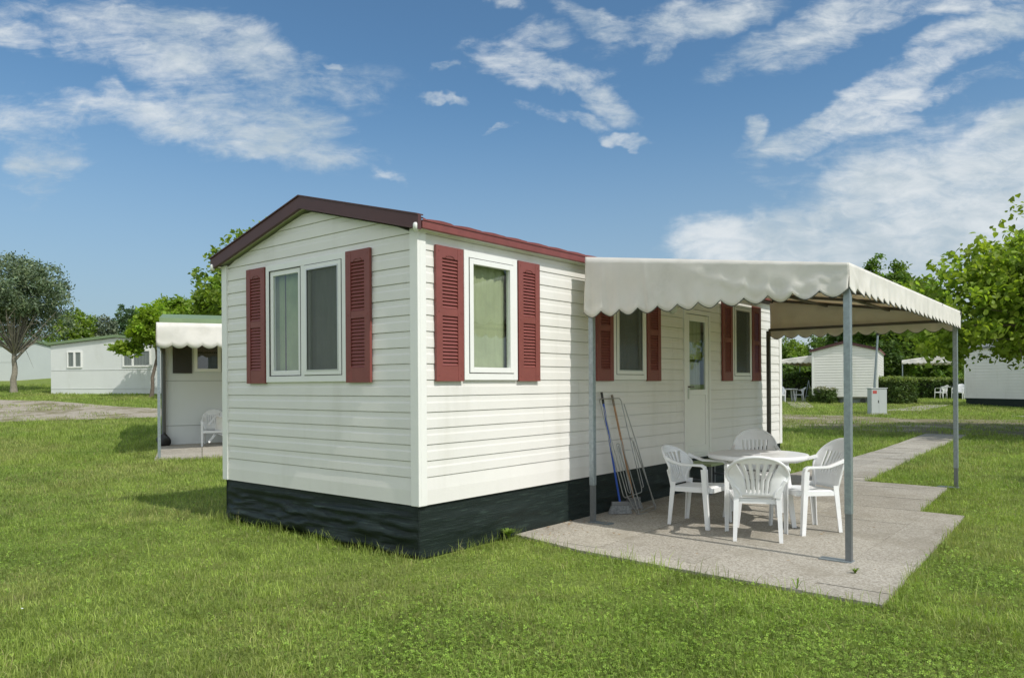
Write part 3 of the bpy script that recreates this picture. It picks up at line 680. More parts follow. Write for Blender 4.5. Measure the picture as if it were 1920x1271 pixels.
def build_home(root, W=3.13, L=8.53, zb=.467, ze=2.825, rise=.256, z0=.7052, step=.1404, detail=True, roofm=None, wallm=None, holes_side=(), holes_gable=()):
    """home with its near right corner at the local origin: gable wall on y=0, long wall on x=0"""
    wallm = wallm or M_SIDING; roofm = roofm or M_ROOF; S = MB
    side = lambda a, z, o: Vector((o, a, z)); gab = lambda a, z, o: Vector((a, -o, z))
    left = lambda a, z, o: Vector((-W - o, a, z)); back = lambda a, z, o: Vector((a, L + o, z))
    za = ze + rise * W / 2; slope = lambda z: (-W, 0) if z <= ze else (-W + (z - ze) / rise, -(z - ze) / rise)
    # the lowest course is plain
    def wall(amap, a0, a1, zt, holes=(), sl=None, nm='siding_wall'):
        M = MB(); zf = z0
        M.quad(amap(a0, zb, .016), amap(a1, zb, .016), amap(a1, zb + .125, .014), amap(a0, zb + .125, .014))
        M.quad(amap(a0, zb + .125, .014), amap(a1, zb + .125, .014), amap(a1, zf - .0043, .004), amap(a0, zf - .0043, .004))
        siding(M, amap, a0, a1, zf - .0043, zt, z0, step, holes, sl); return M.build(nm, wallm, root)
    wall(side, .055, L - .055, ze + .03, holes_side); wall(gab, -W + .055, -.055, za - .02, holes_gable, slope)
    wall(left, .055, L - .055, ze + .03); wall(back, -W + .055, -.055, za - .02, (), slope)
    for x, y, sx, sy in ((0, 0, 1, -1), (-W, 0, -1, -1), (0, L, 1, 1), (-W, L, -1, 1)):   # corner posts, L shaped
        M = MB(); o = .026; t = .075
        M.box(*sorted((x + sx * o, x - sx * t)), *sorted((y + sy * o, y - sy * .004)), zb - .003, ze + .02)
        M.box(*sorted((x + sx * o, x - sx * .004)), *sorted((y - sy * .004, y - sy * t)), zb - .003, ze + .02)
        M.build('corner_trim', M_TRIM, root, bevel=.004)
    # roof skin with raised tile courses
    M = MB(); ov = .10; oy = .07; zt = ze + .055; n = 24
    for sgn in (1, -1):
        def P(u, v, sgn=sgn):
            x = -W / 2 + sgn * (W / 2 + ov) * (1 - v); y = -oy + (L + 2 * oy) * u
            z = zt + rise * (W / 2 + ov) * v - rise * ov + .008 * abs(math.sin(y * math.pi / .36)) + (.007 if (v * 9) % 1 < .5 else 0)
            return (x, y, z)
        M.grid(P, int(L * 16), 18, smooth=False)
        xe = -W / 2 + sgn * (W / 2 + ov + .012); nn = int(L * 24)           # pressed tile ends standing over the eaves
        def E_(u, v, sgn=sgn, xe=xe):
            y = -oy + .03 + (L + 2 * oy - .04) * u; k = (y / .34) % 1; b = .009 * (math.sin(k * math.pi) ** 2) + .010 * k
            return (xe - sgn * .14 * max(0, v - .5), y, ze + .066 + (b + .012) * min(1, v * 2) + (v - .5) * rise * .14 * (v > .5))
        M.grid(E_, nn, 4, smooth=False)
    roof = M.build('roof', roofm, root)
    M = MB()                                                          # ceiling under the roof skin keeps the inside dark
    for sgn in (1, -1):
        xo = -W / 2 + sgn * (W / 2 + ov - .02); M.quad((xo, -oy + .01, zt - rise * ov - .012), (xo, L + oy - .01, zt - rise * ov - .012), (-W / 2, L + oy - .01, zt + rise * W / 2 - .012), (-W / 2, -oy + .01, zt + rise * W / 2 - .012))
    M.build('soffit', M_TRIM if detail else wallm, root)
    for y0_, y1_ in ((-oy - .035, -oy + .002), (L + oy - .002, L + oy + .035)):             # barge boards
        M = MB(); hb, ht = -.045, .105
        for sgn in (1, -1):
            xe = -W / 2 + sgn * (W / 2 + ov + .02); zE = zt - rise * (ov + .02); zA = zt + rise * W / 2
            vs = [(x, y, z) for y in (y0_, y1_) for x, z in ((xe, zE + hb), (-W / 2, zA + hb), (-W / 2, zA + ht - .03), (xe, zE + ht - .03))]
            M.add(vs, [(0, 3, 2, 1), (4, 5, 6, 7), (0, 1, 5, 4), (1, 2, 6, 5), (2, 3, 7, 6), (3, 0, 4, 7)])
            if y0_ < 0:  # folded lip of the metal edge over the barge board
                vs = [(x, y, z) for y in (y0_ - .012, y0_ + .06) for x, z in ((xe, zE + ht - .03), (-W / 2, zA + ht - .03), (-W / 2, zA + ht - .018), (xe, zE + ht - .018))]
                M.add(vs, [(0, 3, 2, 1), (4, 5, 6, 7), (0, 1, 5, 4), (1, 2, 6, 5), (2, 3, 7, 6), (3, 0, 4, 7)])
        M.build('barge_board', M_FASCIA if roofm is M_ROOF else roofm, root)
    for sgn in (1, -1):                                               # eaves edge, running the length of the roof
        M = MB(); x0_ = (ov - .03) if sgn > 0 else -W - ov - .005; x1_ = x0_ + .035
        M.box(x0_, x1_, -oy + .03, L + oy - .01, ze + .00, ze + .072)
        M.build('eaves_board', roofm, root, bevel=.006)
        M = MB(); M.box(x0_ - .06 if sgn > 0 else x1_, x0_ if sgn > 0 else x1_ + .06, -oy, L + oy, ze + .004, ze + .012); M.build('soffit', M_TRIM, root)
    if detail:
        for xx in (.085, -W - .085):
            M = MB(); M.lathe([(0, 0), (.026, 0), (.026, .05), (.018, .062), (0, .062)], 14)
            M.v = [(xx + v[0], -oy - .03 + v[1] * .8, ze - .03 + v[2] * 1.1) for v in M.v]; M.build('gutter_end', M_TRIM, root)
    # floor and inner liner
    M = MB(); M.box(-W + .02, -.02, .02, L - .02, zb - .06, zb + .0); M.build('floor', M_INT, root)
    return side, gab

home = thing('mobile_home', 'large white mobile home with dark red shutters and maroon roof edge, filling the middle', 'mobile home')
W1 = (.545, 1.308, 1.545, 2.730); W3 = (3.085, 3.853, 1.548, 2.730); W5 = (6.475, 7.215, 1.548, 2.730); DR = (4.895, 5.715, .505, 2.52)
GW = (-2.262, -.935, 1.540, 2.752)
hole = lambda w, k=.03: (w[0] + k, w[1] - k, w[2] + k, w[3] - k)
side, gab = build_home(home, holes_side=[hole(w) for w in (W1, W3, W5)] + [(DR[0] + .02, DR[1] - .02, DR[2] - .04, DR[3] - .02)], holes_gable=[hole(GW)])
window(gab, *GW, home, 2, screens=(1,), curtains=[(0, .02, .30, M_CURTAIN_REFL), (0, .36, 1.0, M_CURTAIN_REFL), (1, 0, 1, M_CURTAIN_G)], cseed=3)
window(side, *W1, home, 1, curtains=[(0, -.03, .16, M_CURTAIN), (0, .17, .94, M_CURTAIN)], cseed=6)
window(side, *W3, home, 1, screens=(0,), curtains=[(0, 0, 1, M_CURTAIN_G)], cseed=9)
window(side, *W5, home, 1, screens=(0,), curtains=[(0, 0, .3, M_CURTAIN_G)], cseed=12)
for a0, a1 in ((.180, .527), (1.318, 1.662), (2.726, 3.075), (3.866, 4.215), (6.108, 6.463), (7.228, 7.580)): shutter(side, a0, a1, 1.535, 2.725, home)
for a0, a1 in ((-2.622, -2.276), (-.930, -.584)): shutter(gab, a0, a1, 1.530, 2.745, home)
# door: half glazed leaf in a frame
M = MB(); mframe(M, side, *DR, .058, .0, .03, wb=.03); door = M.build('door', M_UPVC, home, bevel=.003)
M = MB(); a0, a1, z0_, z1_ = DR[0] + .066, DR[1] - .066, DR[2] + .035, DR[3] - .066
mframe(M, side, a0, a1, z0_, z1_, .095, -.01, .022, wb=.10, wt=.09); mbox(M, side, a0 + .095, a1 - .095, z0_ + .80, z0_ + .875, -.01, .0215)
mbox(M, side, a0 + .095, a1 - .095, z0_ + .10, z0_ + .80, -.004, .010); M.build('door_leaf', M_UPVC, door, bevel=.004)
M = MB(); M.quad(side(a0 + .095, z0_ + .875, .008), side(a1 - .095, z0_ + .875, .008), side(a1 - .095, z1_ - .09, .008), side(a0 + .095, z1_ - .09, .008)); M.build('door_glass', M_GLASS, door)
curtain(side, a0 + .09, a1 - .09, z0_ + 1.30, z1_ - .06, door, M_CURTAIN, o=-.06, folds=5, seed=4)
curtain(side, a0 + .09, a1 - .09, z0_ + .84, z0_ + 1.26, door, M_CURTAIN_G, o=-.06, folds=5, seed=5)
M = MB(); M.bar([(.05, a0 + .045, 1.455), (.05, a0 + .16, 1.455)], .008, .011, (1, 0, 0)); M.bar([(.02, a0 + .048, 1.455), (.055, a0 + .048, 1.455)], .01, .01, (0, 1, 0)); M.build('door_handle', M_HANDLE, door)
M = MB(); mbox(M, side, a0 + .030, a0 + .066, 1.29, 1.43, .0225, .029); M.build('lock_plate', M_CHROME, door)
M = MB(); M.lathe([(0, 0), (.075, 0), (.078, .02), (.06, .06), (.03, .085), (0, .09)], 20); M.v = [(.018 + z, 4.55 + x, 2.50 + y) for x, y, z in M.v]; M.build('bulkhead_lamp', pmat('lamp_glass', (.62, .66, .60), .25), home)
sk = MB(); tarp_skirt(sk, gab, -HW, .0, .467, 1.7, 1.6)
tarp_skirt(sk, side, -.0, HL, .467, 4.2, .45); left = lambda a, z, o: Vector((-HW - o, a, z)); tarp_skirt(sk, left, 0, HL, .467, 8.1, .6); tarp_skirt(sk, lambda a, z, o: Vector((a, HL + o, z)), -HW, 0, .467, 2.2, .6)
sk.build('skirt', M_TARP, home, solid=.003)
M = MB(); M.box(.02, .43, DR[0] - .02, DR[1] + .02, .325, .355)
step_ = thing('door_step', 'pale green doorstep below the white door of the main home, behind the chairs', 'step', (.0, 5.3, 0))
M = MB(); M.box(.035, .42, -.44, .44, .40, .435); M.build('tread', pmat('step_green', (.27, .33, .17), .6, var=.1), step_, bevel=.006)
for x in (.07, .39):
    for y in (-.40, .40): M = MB(); M.box(x - .018, x + .018, y - .018, y + .018, .024, .40); M.build('leg', M_STEEL_D, step_)
for y in (-.40, .40): M = MB(); M.box(.088, .372, y - .01, y + .01, .20, .23); M.build('rail', M_STEEL_D, step_)

# ------------------------------------------------------------------ awning
aw = thing('awning', 'large cream canvas awning with scalloped valance on four steel posts over the patio', 'awning', (0, 0, 0))
AX0, AX1 = .19, 2.93; AY0a, AY0b = 2.27, 2.04; AY1 = 7.63; AZ0, AZ1, AZB = 2.862, 2.478, 2.255
def ay0(x): return AY0a + (AY0b - AY0a) * (x - AX0) / (AX1 - AX0)
def az(x): return AZ0 + (AZ1 - AZ0) * (x - AX0) / (AX1 - AX0)
posts = [(.245, 2.31), (2.905, 2.085), (2.80, 7.58), (.17, 7.56)]
for i, (x, y) in enumerate(posts):
    M = MB(); h = .028; zb_ = .42 if i != 2 else .30
    M.box(x - h, x + h, y - h, y + h, zb_, 2.34)
    p = M.build('post', M_STEEL if i < 3 else M_BROWNSTEEL, aw, bevel=.004)
    M = MB(); M.box(x - h + .004, x + h - .004, y - h + .004, y + h - .004, .03, zb_ + .05); M.build('sleeve', M_STEEL_D if i < 3 else M_BROWNSTEEL, p)
    M = MB(); dx = -1 if i in (1, 2) else 1
    M.box(*sorted((x - dx * h * 1.1, x + dx * .23)), y - .05, y + .05, .026, .034)
    M.build('base_plate', M_STEEL if i < 3 else M_BROWNSTEEL, p)
fr = MB(); hb = .02
c = [(AX0 + .05, ay0(AX0) + .045), (AX1 - .03, ay0(AX1) + .045), (AX1 - .10, AY1 - .05), (AX0 - .02, AY1 - .05)]
for (xa, ya), (xb, yb) in ((c[0], c[1]), (c[1], c[2]), (c[2], c[3])): fr.bar([(xa, ya, 2.355), (xb, yb, 2.355)], .02, .02, (0, 0, 1))
fr.bar([(*c[3], 2.79), (*c[0], 2.79)], .02, .02, (0, 0, 1))
for k in range(5):
    t = k / 4; y0 = ay0(AX0) + .05 + t * (AY1 - .1 - ay0(AX0)); y1 = ay0(AX1) + .05 + t * (AY1 - .1 - ay0(AX1))
    fr.bar([(AX0 + .04, y0, az(AX0) - .035), (AX1 - .05, y1, az(AX1) - .03)], .016, .02, (0, 1, 0))
for xx in (AX0 + .04, 1.1, 2.0, AX1 - .06): fr.bar([(xx, ay0(xx) + .05, az(xx) - .055), (xx - .07 * xx / AX1, AY1 - .05, az(xx) - .055)], .016, .016, (1, 0, 0))
fr.build('frame', M_BROWNSTEEL, aw)
for (x, y) in ((2.72, 2.16), (2.30, 2.22)):
    M = MB(); M.box(x - .05, x + .05, y - .02, y + .02, 2.375, 2.44); M.build('timber_block', pmat('timber', (.35, .24, .12), .7, var=.2), aw)
top = MB()
def PT(u, v):
    x = AX0 + (AX1 - AX0) * u; y = ay0(x) + (AY1 - ay0(x)) * v
    sag = -.018 * math.sin(math.pi * ((v * 4) % 1)) * math.sin(math.pi * u) ** .5
    x -= v * (.07 * u + .02 * (1 - u)); return (x, y, AZ0 + (AZ1 - AZ0) * u + sag + .004 * math.sin(u * 9 + v * 4) * min(1, 8 * v * (1 - v)))
top.grid(PT, 20, 48); canvas = top.build('canopy', M_CANVAS, aw, solid=.003)
def valance(A, B, za, zbot, nsc, depth=.055, wr=1.0, seed=0, name='valance', creases=()):
    """hanging strip from A to B (plan), top height za(t), scalloped lower edge"""
    A = Vector(A); B = Vector(B); d = (B - A); n = Vector((d.y, -d.x)).normalized(); M = MB(); NU = nsc * 12; NVv = 10; edge = []
    def P(u, v):
        q = A + d * u; zt = za(u); zb_ = zbot + depth * (1 - abs(math.sin(math.pi * u * nsc)) ** .85)
        z = zt + (zb_ - zt) * v
        f = float(fbm(np.array([u * d.length * 1.7 + seed]), np.array([z * 2.2 + seed * 2]), 3)[0]) - .5
        fl = .012 * math.sin(math.pi * u * nsc * 2 + seed) * v * v
        cr = 0
        for (cu, cw, ca, cz) in creases: cr += ca * math.exp(-((u - cu - cz * (v - .5)) / cw) ** 2)
        o = (.07 * f * wr + fl + cr) * min(1, v * 2.2) * (1 if cr == 0 else 1) + .012 * v
        return (q.x + n.x * o, q.y + n.y * o, z)
    M.grid(P, NU, NVv); val = M.build(name, M_CANVAS, aw, solid=.002)
    M = MB(); a = [Vector(P(i / NU, 1)) for i in range(NU + 1)]
    for p, q in zip(a[:-1], a[1:]):
        e = n.to_3d() * .003; up = Vector((0, 0, .007))
        M.quad(p - e, q - e, q - e + up, p - e + up); M.quad(p + e, q + e, q + e + up, p + e + up); M.quad(p - e, q - e, q + e, p + e)
    M.build('piping', M_PIPING, val); return val
L0 = (AX0, ay0(AX0)); L1 = (AX1, ay0(AX1))
valance(L0, L1, lambda t: AZ0 + (AZ1 - AZ0) * t + .0, AZB - .055, 12, .062, 1.0, 2.3, creases=[(.285, .010, .016, .03), (.05, .012, .008, .0), (.085, .008, .006, .0), (.12, .010, .006, .02), (.15, .007, .005, -.01), (.60, .03, .020, .55), (.93, .02, .012, -.4), (.40, .03, -.010, .1)])
valance(L1, (AX1 - .07, AY1), lambda t: AZ1, AZB - .035, 24, .058, .35, 5.1, creases=[(.03, .008, .012, .04), (.10, .02, .010, -.05), (.35, .02, .008, .02), (.62, .015, .008, 0)])
valance((AX1 - .07, AY1), (AX0 - .02, AY1), lambda t: AZ1 + (AZ0 - AZ1) * t, AZB - .05, 12, .058, .5, 9.7)

# ------------------------------------------------------------------ garden furniture
def leg_L(M, top, foot, w0, w1, t=.010, sx=1, sy=1):
    """tapered angle-section plastic leg: two flanges meeting at the outer corner"""
    top, foot = Vector(top), Vector(foot); n = 5
    for fl in (0, 1):
        vs = []
        for i in range(n + 1):
            k = i / n; p = top.lerp(foot, k); w = w0 + (w1 - w0) * k
            if fl == 0: a, b = Vector((0, 0, 0)), Vector((-sx * w, 0, 0)); c_, d_ = Vector((0, -sy * t, 0)), Vector((-sx * w, -sy * t, 0))
            else: a, b = Vector((0, -sy * t, 0)), Vector((0, -sy * w * 1.1, 0)); c_, d_ = Vector((-sx * t, -sy * t, 0)), Vector((-sx * t, -sy * w * 1.1, 0))
            vs += [p + a, p + b, p + d_, p + c_]
        fs = [(i * 4 + k, i * 4 + (k + 1) % 4, i * 4 + 4 + (k + 1) % 4, i * 4 + 4 + k) for i in range(n) for k in range(4)] + [(3, 2, 1, 0), tuple(4 * n + k for k in range(4))]
        M.add(vs, fs)

def make_chair(name, label, kind, group):
    """moulded armchair facing +y. kind 'fan': low back with fanned slats; 'tall': high rounded back with narrow slots"""
    t = thing(name, label, 'chair', group=group); m = M_PLASTIC
    H, seat, hs = (.80, .42, .0) if kind == 'fan' else (.90, .43, .0)
    # seat: shallow dish with rolled edge
    def P(u, v):
        w = (.205 + .045 * v); x = (u * 2 - 1) * w; y = -.215 + .455 * v
        z = seat - .018 + .022 * v - .016 * (1 - (u * 2 - 1) ** 2) * math.sin(math.pi * min(1, v * 1.1)) - (.03 * max(0, (v - .9) / .1) ** 2)
        e = max(abs(u * 2 - 1) - .9, 0) / .1; return (x, y, z - .030 * e ** 2)
    M = MB(); M.grid(P, 28, 24); so_ = M.build('seat', m, t, solid=.006)
    M = MB(); rim = [(-.205, -.215), (-.25, .225), (-.235, .245), (.235, .245), (.25, .225), (.205, -.215), (-.205, -.215)]
    M.bar([(x, y, seat - .035 + (.012 if y > 0 else 0)) for x, y in rim[:-1]], .004, .026, (1, 0.001, 0)) if False else None
    for (xa, ya), (xb, yb) in zip(rim[:-1], rim[1:]):
        za = seat - .012 + (.004 if ya > 0 else -.012); zb_ = seat - .012 + (.004 if yb > 0 else -.012)
        M.add([(xa, ya, za), (xb, yb, zb_), (xb, yb, zb_ - .045), (xa, ya, za - .045)], [(0, 1, 2, 3)])
    M.build('apron', m, so_, solid=.006)
    # back
    if kind == 'fan':
        z0b, zc, hw, zt = .415, .61, .272, H
        sm = lambda k: k * k * (3 - 2 * k)
        Wout = lambda z: (.150 + (.272 - .150) * sm(min(1, max(0, (z - .43) / .18)))) if z <= zc else hw * math.sqrt(max(0, 1 - ((z - zc) / (zt - zc)) ** 2.2))
        Wfan = lambda z: .128 + .02 * (z - z0b) / .15 if z < .56 else .148 + (z - .56) ** 1.15 * .72
        nsl, zs0, zs1 = 7, .455, .735; gapf = lambda z: .10 + .42 * max(0, (z - .53) / .2) if z > .53 else .12 + .20 * max(0, (.50 - z) / .05)
    else:
        z0b, zc, hw, zt = .425, .70, .245, H
        Wout = lambda z: .165 + (.245 - .165) * math.sin(min(1, (z - z0b) / (zc - z0b)) * math.pi / 2) if z <= zc else hw * math.sqrt(max(0, 1 - ((z - zc) / (zt - zc)) ** 2.0))
        Wfan = lambda z: .150 + .035 * (z - z0b) / .3
        nsl, zs0, zs1 = 8, .56, .775; gapf = lambda z: .20
    lean = lambda z: -.215 - .02 - (z - .42) * .33 - .20 * max(0, z - .6) 
    curve = lambda x, z: (1.15 if kind == 'fan' else .9) * x * x * min(1, (z - z0b) * 5)
    yb_ = lambda x, z: lean(z) + curve(x, z)
    zs = sorted(set(list(np.linspace(z0b, zs0, 3)) + list(np.linspace(zs0, zs1, 18)) + [zs1 + (zt - zs1) * (1 - (1 - k / 14) ** 2) for k in range(15)]))
    M = MB()
    def xs(z):
        w = Wfan(z); o = [-9.0]; p = 2.0 / nsl; g = min(.85, gapf(min(max(z, zs0), zs1))) * p / 2
        for i in range(nsl):
            cc = -1 + p * (i + .5); o += [w * (cc - p / 2 + (g if i else 0)), w * (cc - .0), w * (cc + p / 2 - (g if i < nsl - 1 else 0))]
        o.append(9.0); W_ = Wout(z); return [max(-W_, min(W_, a)) for a in o]
    for za, zb_ in zip(zs[:-1], zs[1:]):
        A, B = xs(za), xs(zb_); inz = zs0 - 1e-4 <= za and zb_ <= zs1 + 1e-4
        for i in range(len(A) - 1):
            gapcell = (i - 1) % 3 == 2 and 0 < i < len(A) - 2
            if gapcell and inz: continue
            if abs(A[i + 1] - A[i]) < 1e-6 and abs(B[i + 1] - B[i]) < 1e-6: continue
            sub = 4 if (i in (0, len(A) - 2)) else 1
            for q in range(sub):
                a0, a1 = A[i] + (A[i + 1] - A[i]) * q / sub, A[i] + (A[i + 1] - A[i]) * (q + 1) / sub; b0, b1 = B[i] + (B[i + 1] - B[i]) * q / sub, B[i] + (B[i + 1] - B[i]) * (q + 1) / sub
                M.add([(a0, yb_(a0, za), za), (a1, yb_(a1, za), za), (b1, yb_(b1, zb_), zb_), (b0, yb_(b0, zb_), zb_)], [(0, 1, 2, 3)], True)
    back = M.build('backrest', m, t, solid=.007, merge=True)
    M = MB(); zz = list(np.linspace(z0b, zc, 6)) + [zc + (zt - zc) * math.sin(k / 10 * math.pi / 2) for k in range(1, 11)]
    path = [(-Wout(z), yb_(Wout(z), z), z) for z in zz] + [(Wout(z), yb_(Wout(z), z), z) for z in reversed(zz)][1:]
    M.tube(path, .0125 if kind == 'tall' else .015, 8); M.build('rim', m, back)
    # arms that turn down into the front legs, and rear legs
    for s in (-1, 1):
        M = MB(); za = .655 if kind == 'fan' else .665; xw = Wout(za)
        path = [(s * (xw - .01), yb_(xw, za + .03), za + .045), (s * (xw + .012), -.17, za + .012), (s * .262, -.08, za - .012), (s * .272, .06, za - .012), (s * .274, .145, za - .010)]
        M.bar(path, [.016, .020, .026, .027, .024], [.018, .014, .011, .011, .012], (1, 0, 0))
        M.bar([(s * .274, .140, za - .010), (s * .275, .172, za - .026), (s * .276, .184, za - .075)], [.024, .024, .024], [.012, .014, .013], (1, 0, 0))
        M.build('arm', m, t, bevel=.004)
        M = MB(); leg_L(M, (s * .300, .196, za - .05), (s * .297, .225, .0), .050, .036, .009, s, 1); M.build('leg', m, t)
        M = MB(); leg_L(M, (s * .212, -.235, seat + .03), (s * .222, -.270, .0), .050, .034, .009, s, -1); M.build('leg', m, t)
        M = MB(); M.bar([(s * .18, -.235, seat - .01), (s * .20, -.24, seat + .06), (s * (Wout(za - .1)), yb_(.2, za - .1), za - .08)], [.022, .02, .012], [.010, .010, .010], (1, 0, 0)); M.build('bracket', m, t); M = MB(); M.bar([(s * .245, .20, seat - .02), (s * .272, .205, seat - .02)], .012, .018, (0, 1, 0)); M.build('bracket', m, t)
    return t
GZ = .024
def put(o, x, y, face, z=GZ):
    o.location = (x, y, z); o.rotation_euler = (0, 0, math.atan2(face[1], face[0]) - math.pi / 2)
CG = 'white plastic armchairs round the patio table'
ch1 = make_chair('garden_chair', 'low-backed white plastic armchair with fanned slats, nearest the camera with its back to us', 'fan', CG)
put(ch1, 1.915, 2.625, (-.40, .92))
ch2 = copy_tree(ch1); tag(ch2, 'low-backed white plastic armchair seen side-on at the left of the round table, by the doorstep'); put(ch2, 1.19, 2.92, (1, .02))
ch3 = make_chair('garden_chair', 'high round-backed white plastic armchair between the round table and the front steel post', 'tall', CG)
put(ch3, 2.155, 3.27, (-.62, -.785))
ch4 = copy_tree(ch3); tag(ch4, 'high round-backed white plastic armchair on the far side of the table, facing the camera'); put(ch4, 1.33, 4.10, (.42, -.91), GZ + .015)

tb = thing('garden_table', 'round white plastic table in the middle of the four patio chairs', 'table', (1.63, 3.38, GZ))
M = MB(); M.lathe([(.028, .722), (.035, .726), (.40, .728), (.455, .727), (.485, .731), (.507, .727), (.515, .715), (.513, .690), (.505, .682), (.498, .690), (.497, .708), (.4, .712), (.028, .710)], 72); M.build('tabletop', M_PLASTIC_T, tb)
M = MB(); M.lathe([(0, .735), (.022, .735), (.034, .731), (.034, .722)], 24); M.build('hole_plug', M_PLASTIC_T, tb)
M = MB(); M.lathe([(.40, .71), (.395, .665), (.385, .665), (.388, .71)], 48); M.build('apron', M_PLASTIC_T, tb)
for a in (R(-10), R(80), R(170), R(260)):
    M = MB(); ca, sa = math.cos(a), math.sin(a)
    for q, w in ((-1, 1), (1, 1)):
        vs = []
        for i in range(6):
            k = i / 5; r0 = .33 + .09 * k; z = .70 * (1 - k); ww = (.062 - .028 * k); th = .010
            for rr, tt in ((r0 + .02, 0), (r0 + .02 - ww * .8, q * ww), (r0 + .02 - ww * .8 - th, q * ww - q * th * .4), (r0 + .02 - th * 1.6, 0)): vs.append((ca * rr - sa * tt, sa * rr + ca * tt, z))
        M.add(vs, [(i * 4 + k, i * 4 + (k + 1) % 4, i * 4 + 4 + (k + 1) % 4, i * 4 + 4 + k) for i in range(5) for k in range(4)] + [(3, 2, 1, 0), (20, 21, 22, 23)])
    M.build('leg', M_PLASTIC_T, tb)

# ------------------------------------------------------------------ things leaning on the wall
def broom(name, label, foot, head, hmat, topmat, bw, bmat, yaw):
    t = thing(name, label, 'broom', (foot[0], foot[1], GZ)); f = Vector((0, 0, .13)); h = Vector((head[0] - foot[0], head[1] - foot[1], head[2] - GZ))
    M = MB(); M.tube([f, f.lerp(h, .9)], .0125, 10); hd = M.build('handle', hmat, t)
    M = MB(); M.tube([f.lerp(h, .895), h], .0145, 10); M.build('grip', topmat, hd)
    Rz = Matrix.Rotation(yaw, 4, 'Z')
    M = MB(); M.box(-bw, bw, -.025, .025, .095, .14, Rz); M.build('broom_head', bmat, t, bevel=.008)
    # bristles: many separate tufts
    V = []; F = []; rg = random.Random(3)
    for i in range(int(bw * 2 / .006)):
        for j in range(7):
            x = -bw + .004 + i * .006; y = -.02 + j * .0066; sp = 1.38; x2, y2 = x * sp + rg.uniform(-.006, .006), y * 1.7 + rg.uniform(-.006, .006); o = len(V)
            V += [Rz @ Vector(v) for v in ((x - .002, y, .098), (x + .002, y, .098), (x2 + .003, y2, .002 + rg.uniform(0, .01)), (x2 - .003, y2, .002))]; F.append((o, o + 1, o + 2, o + 3))
    M = MB(); M.add(V, F); M.build('bristles', pmat('bristle', (.30, .31, .31), .7, var=.45, vscale=45), t)
    return t
broom('broom', 'blue-handled broom leaning on the white wall, bristles down beside the left awning post', (.20, 2.93), (.045, 2.80, 1.41), pmat('blue_paint', (.03, .095, .46), .4), pmat('black_rubber', (.03, .03, .03), .6), .10, pmat('grey_block', (.20, .20, .20), .6), R(48))
broom('broom', 'wooden-handled broom leaning on the white wall to the right of the blue one', (.16, 3.30), (.045, 3.02, 1.375), pmat('broom_wood', (.42, .24, .13), .55, var=.15, vscale=20), pmat('worn_wood', (.24, .20, .15), .7), .09, pmat('grey_block', (.20, .20, .20), .6), R(70))
ra = thing('drying_rack', 'folded wire drying rack leaning on the wall over the two brooms', 'drying rack', (.34, 3.1, GZ))
def rp(y, z, lift=0.0):           # point on the leaning plane: y along the wall, z height
    x = .36 - (z / 1.33) * .29 + lift; return (x - .34, y - 3.1, z - GZ + .004)
def rounded(pts, r=.04, closed=True):
    out = []; n = len(pts); P = [Vector(p) for p in pts]
    for i in range(n):
        a, b, c_ = P[i - 1], P[i], P[(i + 1) % n]
        if not closed and i in (0, n - 1): out.append(b); continue
        u = (a - b).normalized() * min(r, (a - b).length / 2); v = (c_ - b).normalized() * min(r, (c_ - b).length / 2)
        for k in range(5): s_ = k / 4; out.append((b + u) * (1 - s_) ** 2 + b * 2 * s_ * (1 - s_) + (b + v) * s_ ** 2)
    return out + ([out[0]] if closed else [])
tubes = [
 (rounded([rp(2.71, 1.33), rp(3.17, 1.33), rp(3.25, .24), rp(2.83, .22)], .05), .0065),
 (rounded([rp(2.74, .0 + 1.24, .02), rp(2.78, .82, .02), rp(2.86, .24, .03), rp(3.0, .02, .03)], .02, False), .0055),
 (rounded([rp(3.19, 1.26, .02), rp(3.30, .80, .02), rp(3.40, .10, .03), rp(3.42, .02, .03)], .02, False), .0065),
 ([rp(2.88, .80, .03), rp(3.02, .02, .04)], .0065), ([rp(2.94, .86, .035), rp(3.08, .05, .045)], .0055),
 ([rp(3.22, .83, .03), rp(3.42, .05, .04)], .0065), ([rp(3.02, .02, .04), rp(3.42, .02, .03)], .0065), ([rp(3.05, .055, .05), rp(3.43, .075, .04)], .0055),
 (rounded([rp(2.86, .82, .02), rp(2.90, .28, .03), rp(2.95, .26, .03), rp(2.92, .82, .02)], .02), .005),
 (rounded([rp(3.17, .86, .02), rp(3.20, .30, .03), rp(3.25, .30, .03), rp(3.22, .84, .02)], .02), .005)]
for k, (p, r) in enumerate(tubes):
    M = MB(); M.tube(p, r, 8); M.build('tube' if k else 'main_frame', pmat('zinc_wire', (.36, .36, .35), .35, .7), ra)
M = MB(); M.tube([rp(3.20, .86, .02), rp(3.24, .82, .035)], .012, 8); M.build('hinge', pmat('pale_plastic', (.6, .6, .58), .4), ra)

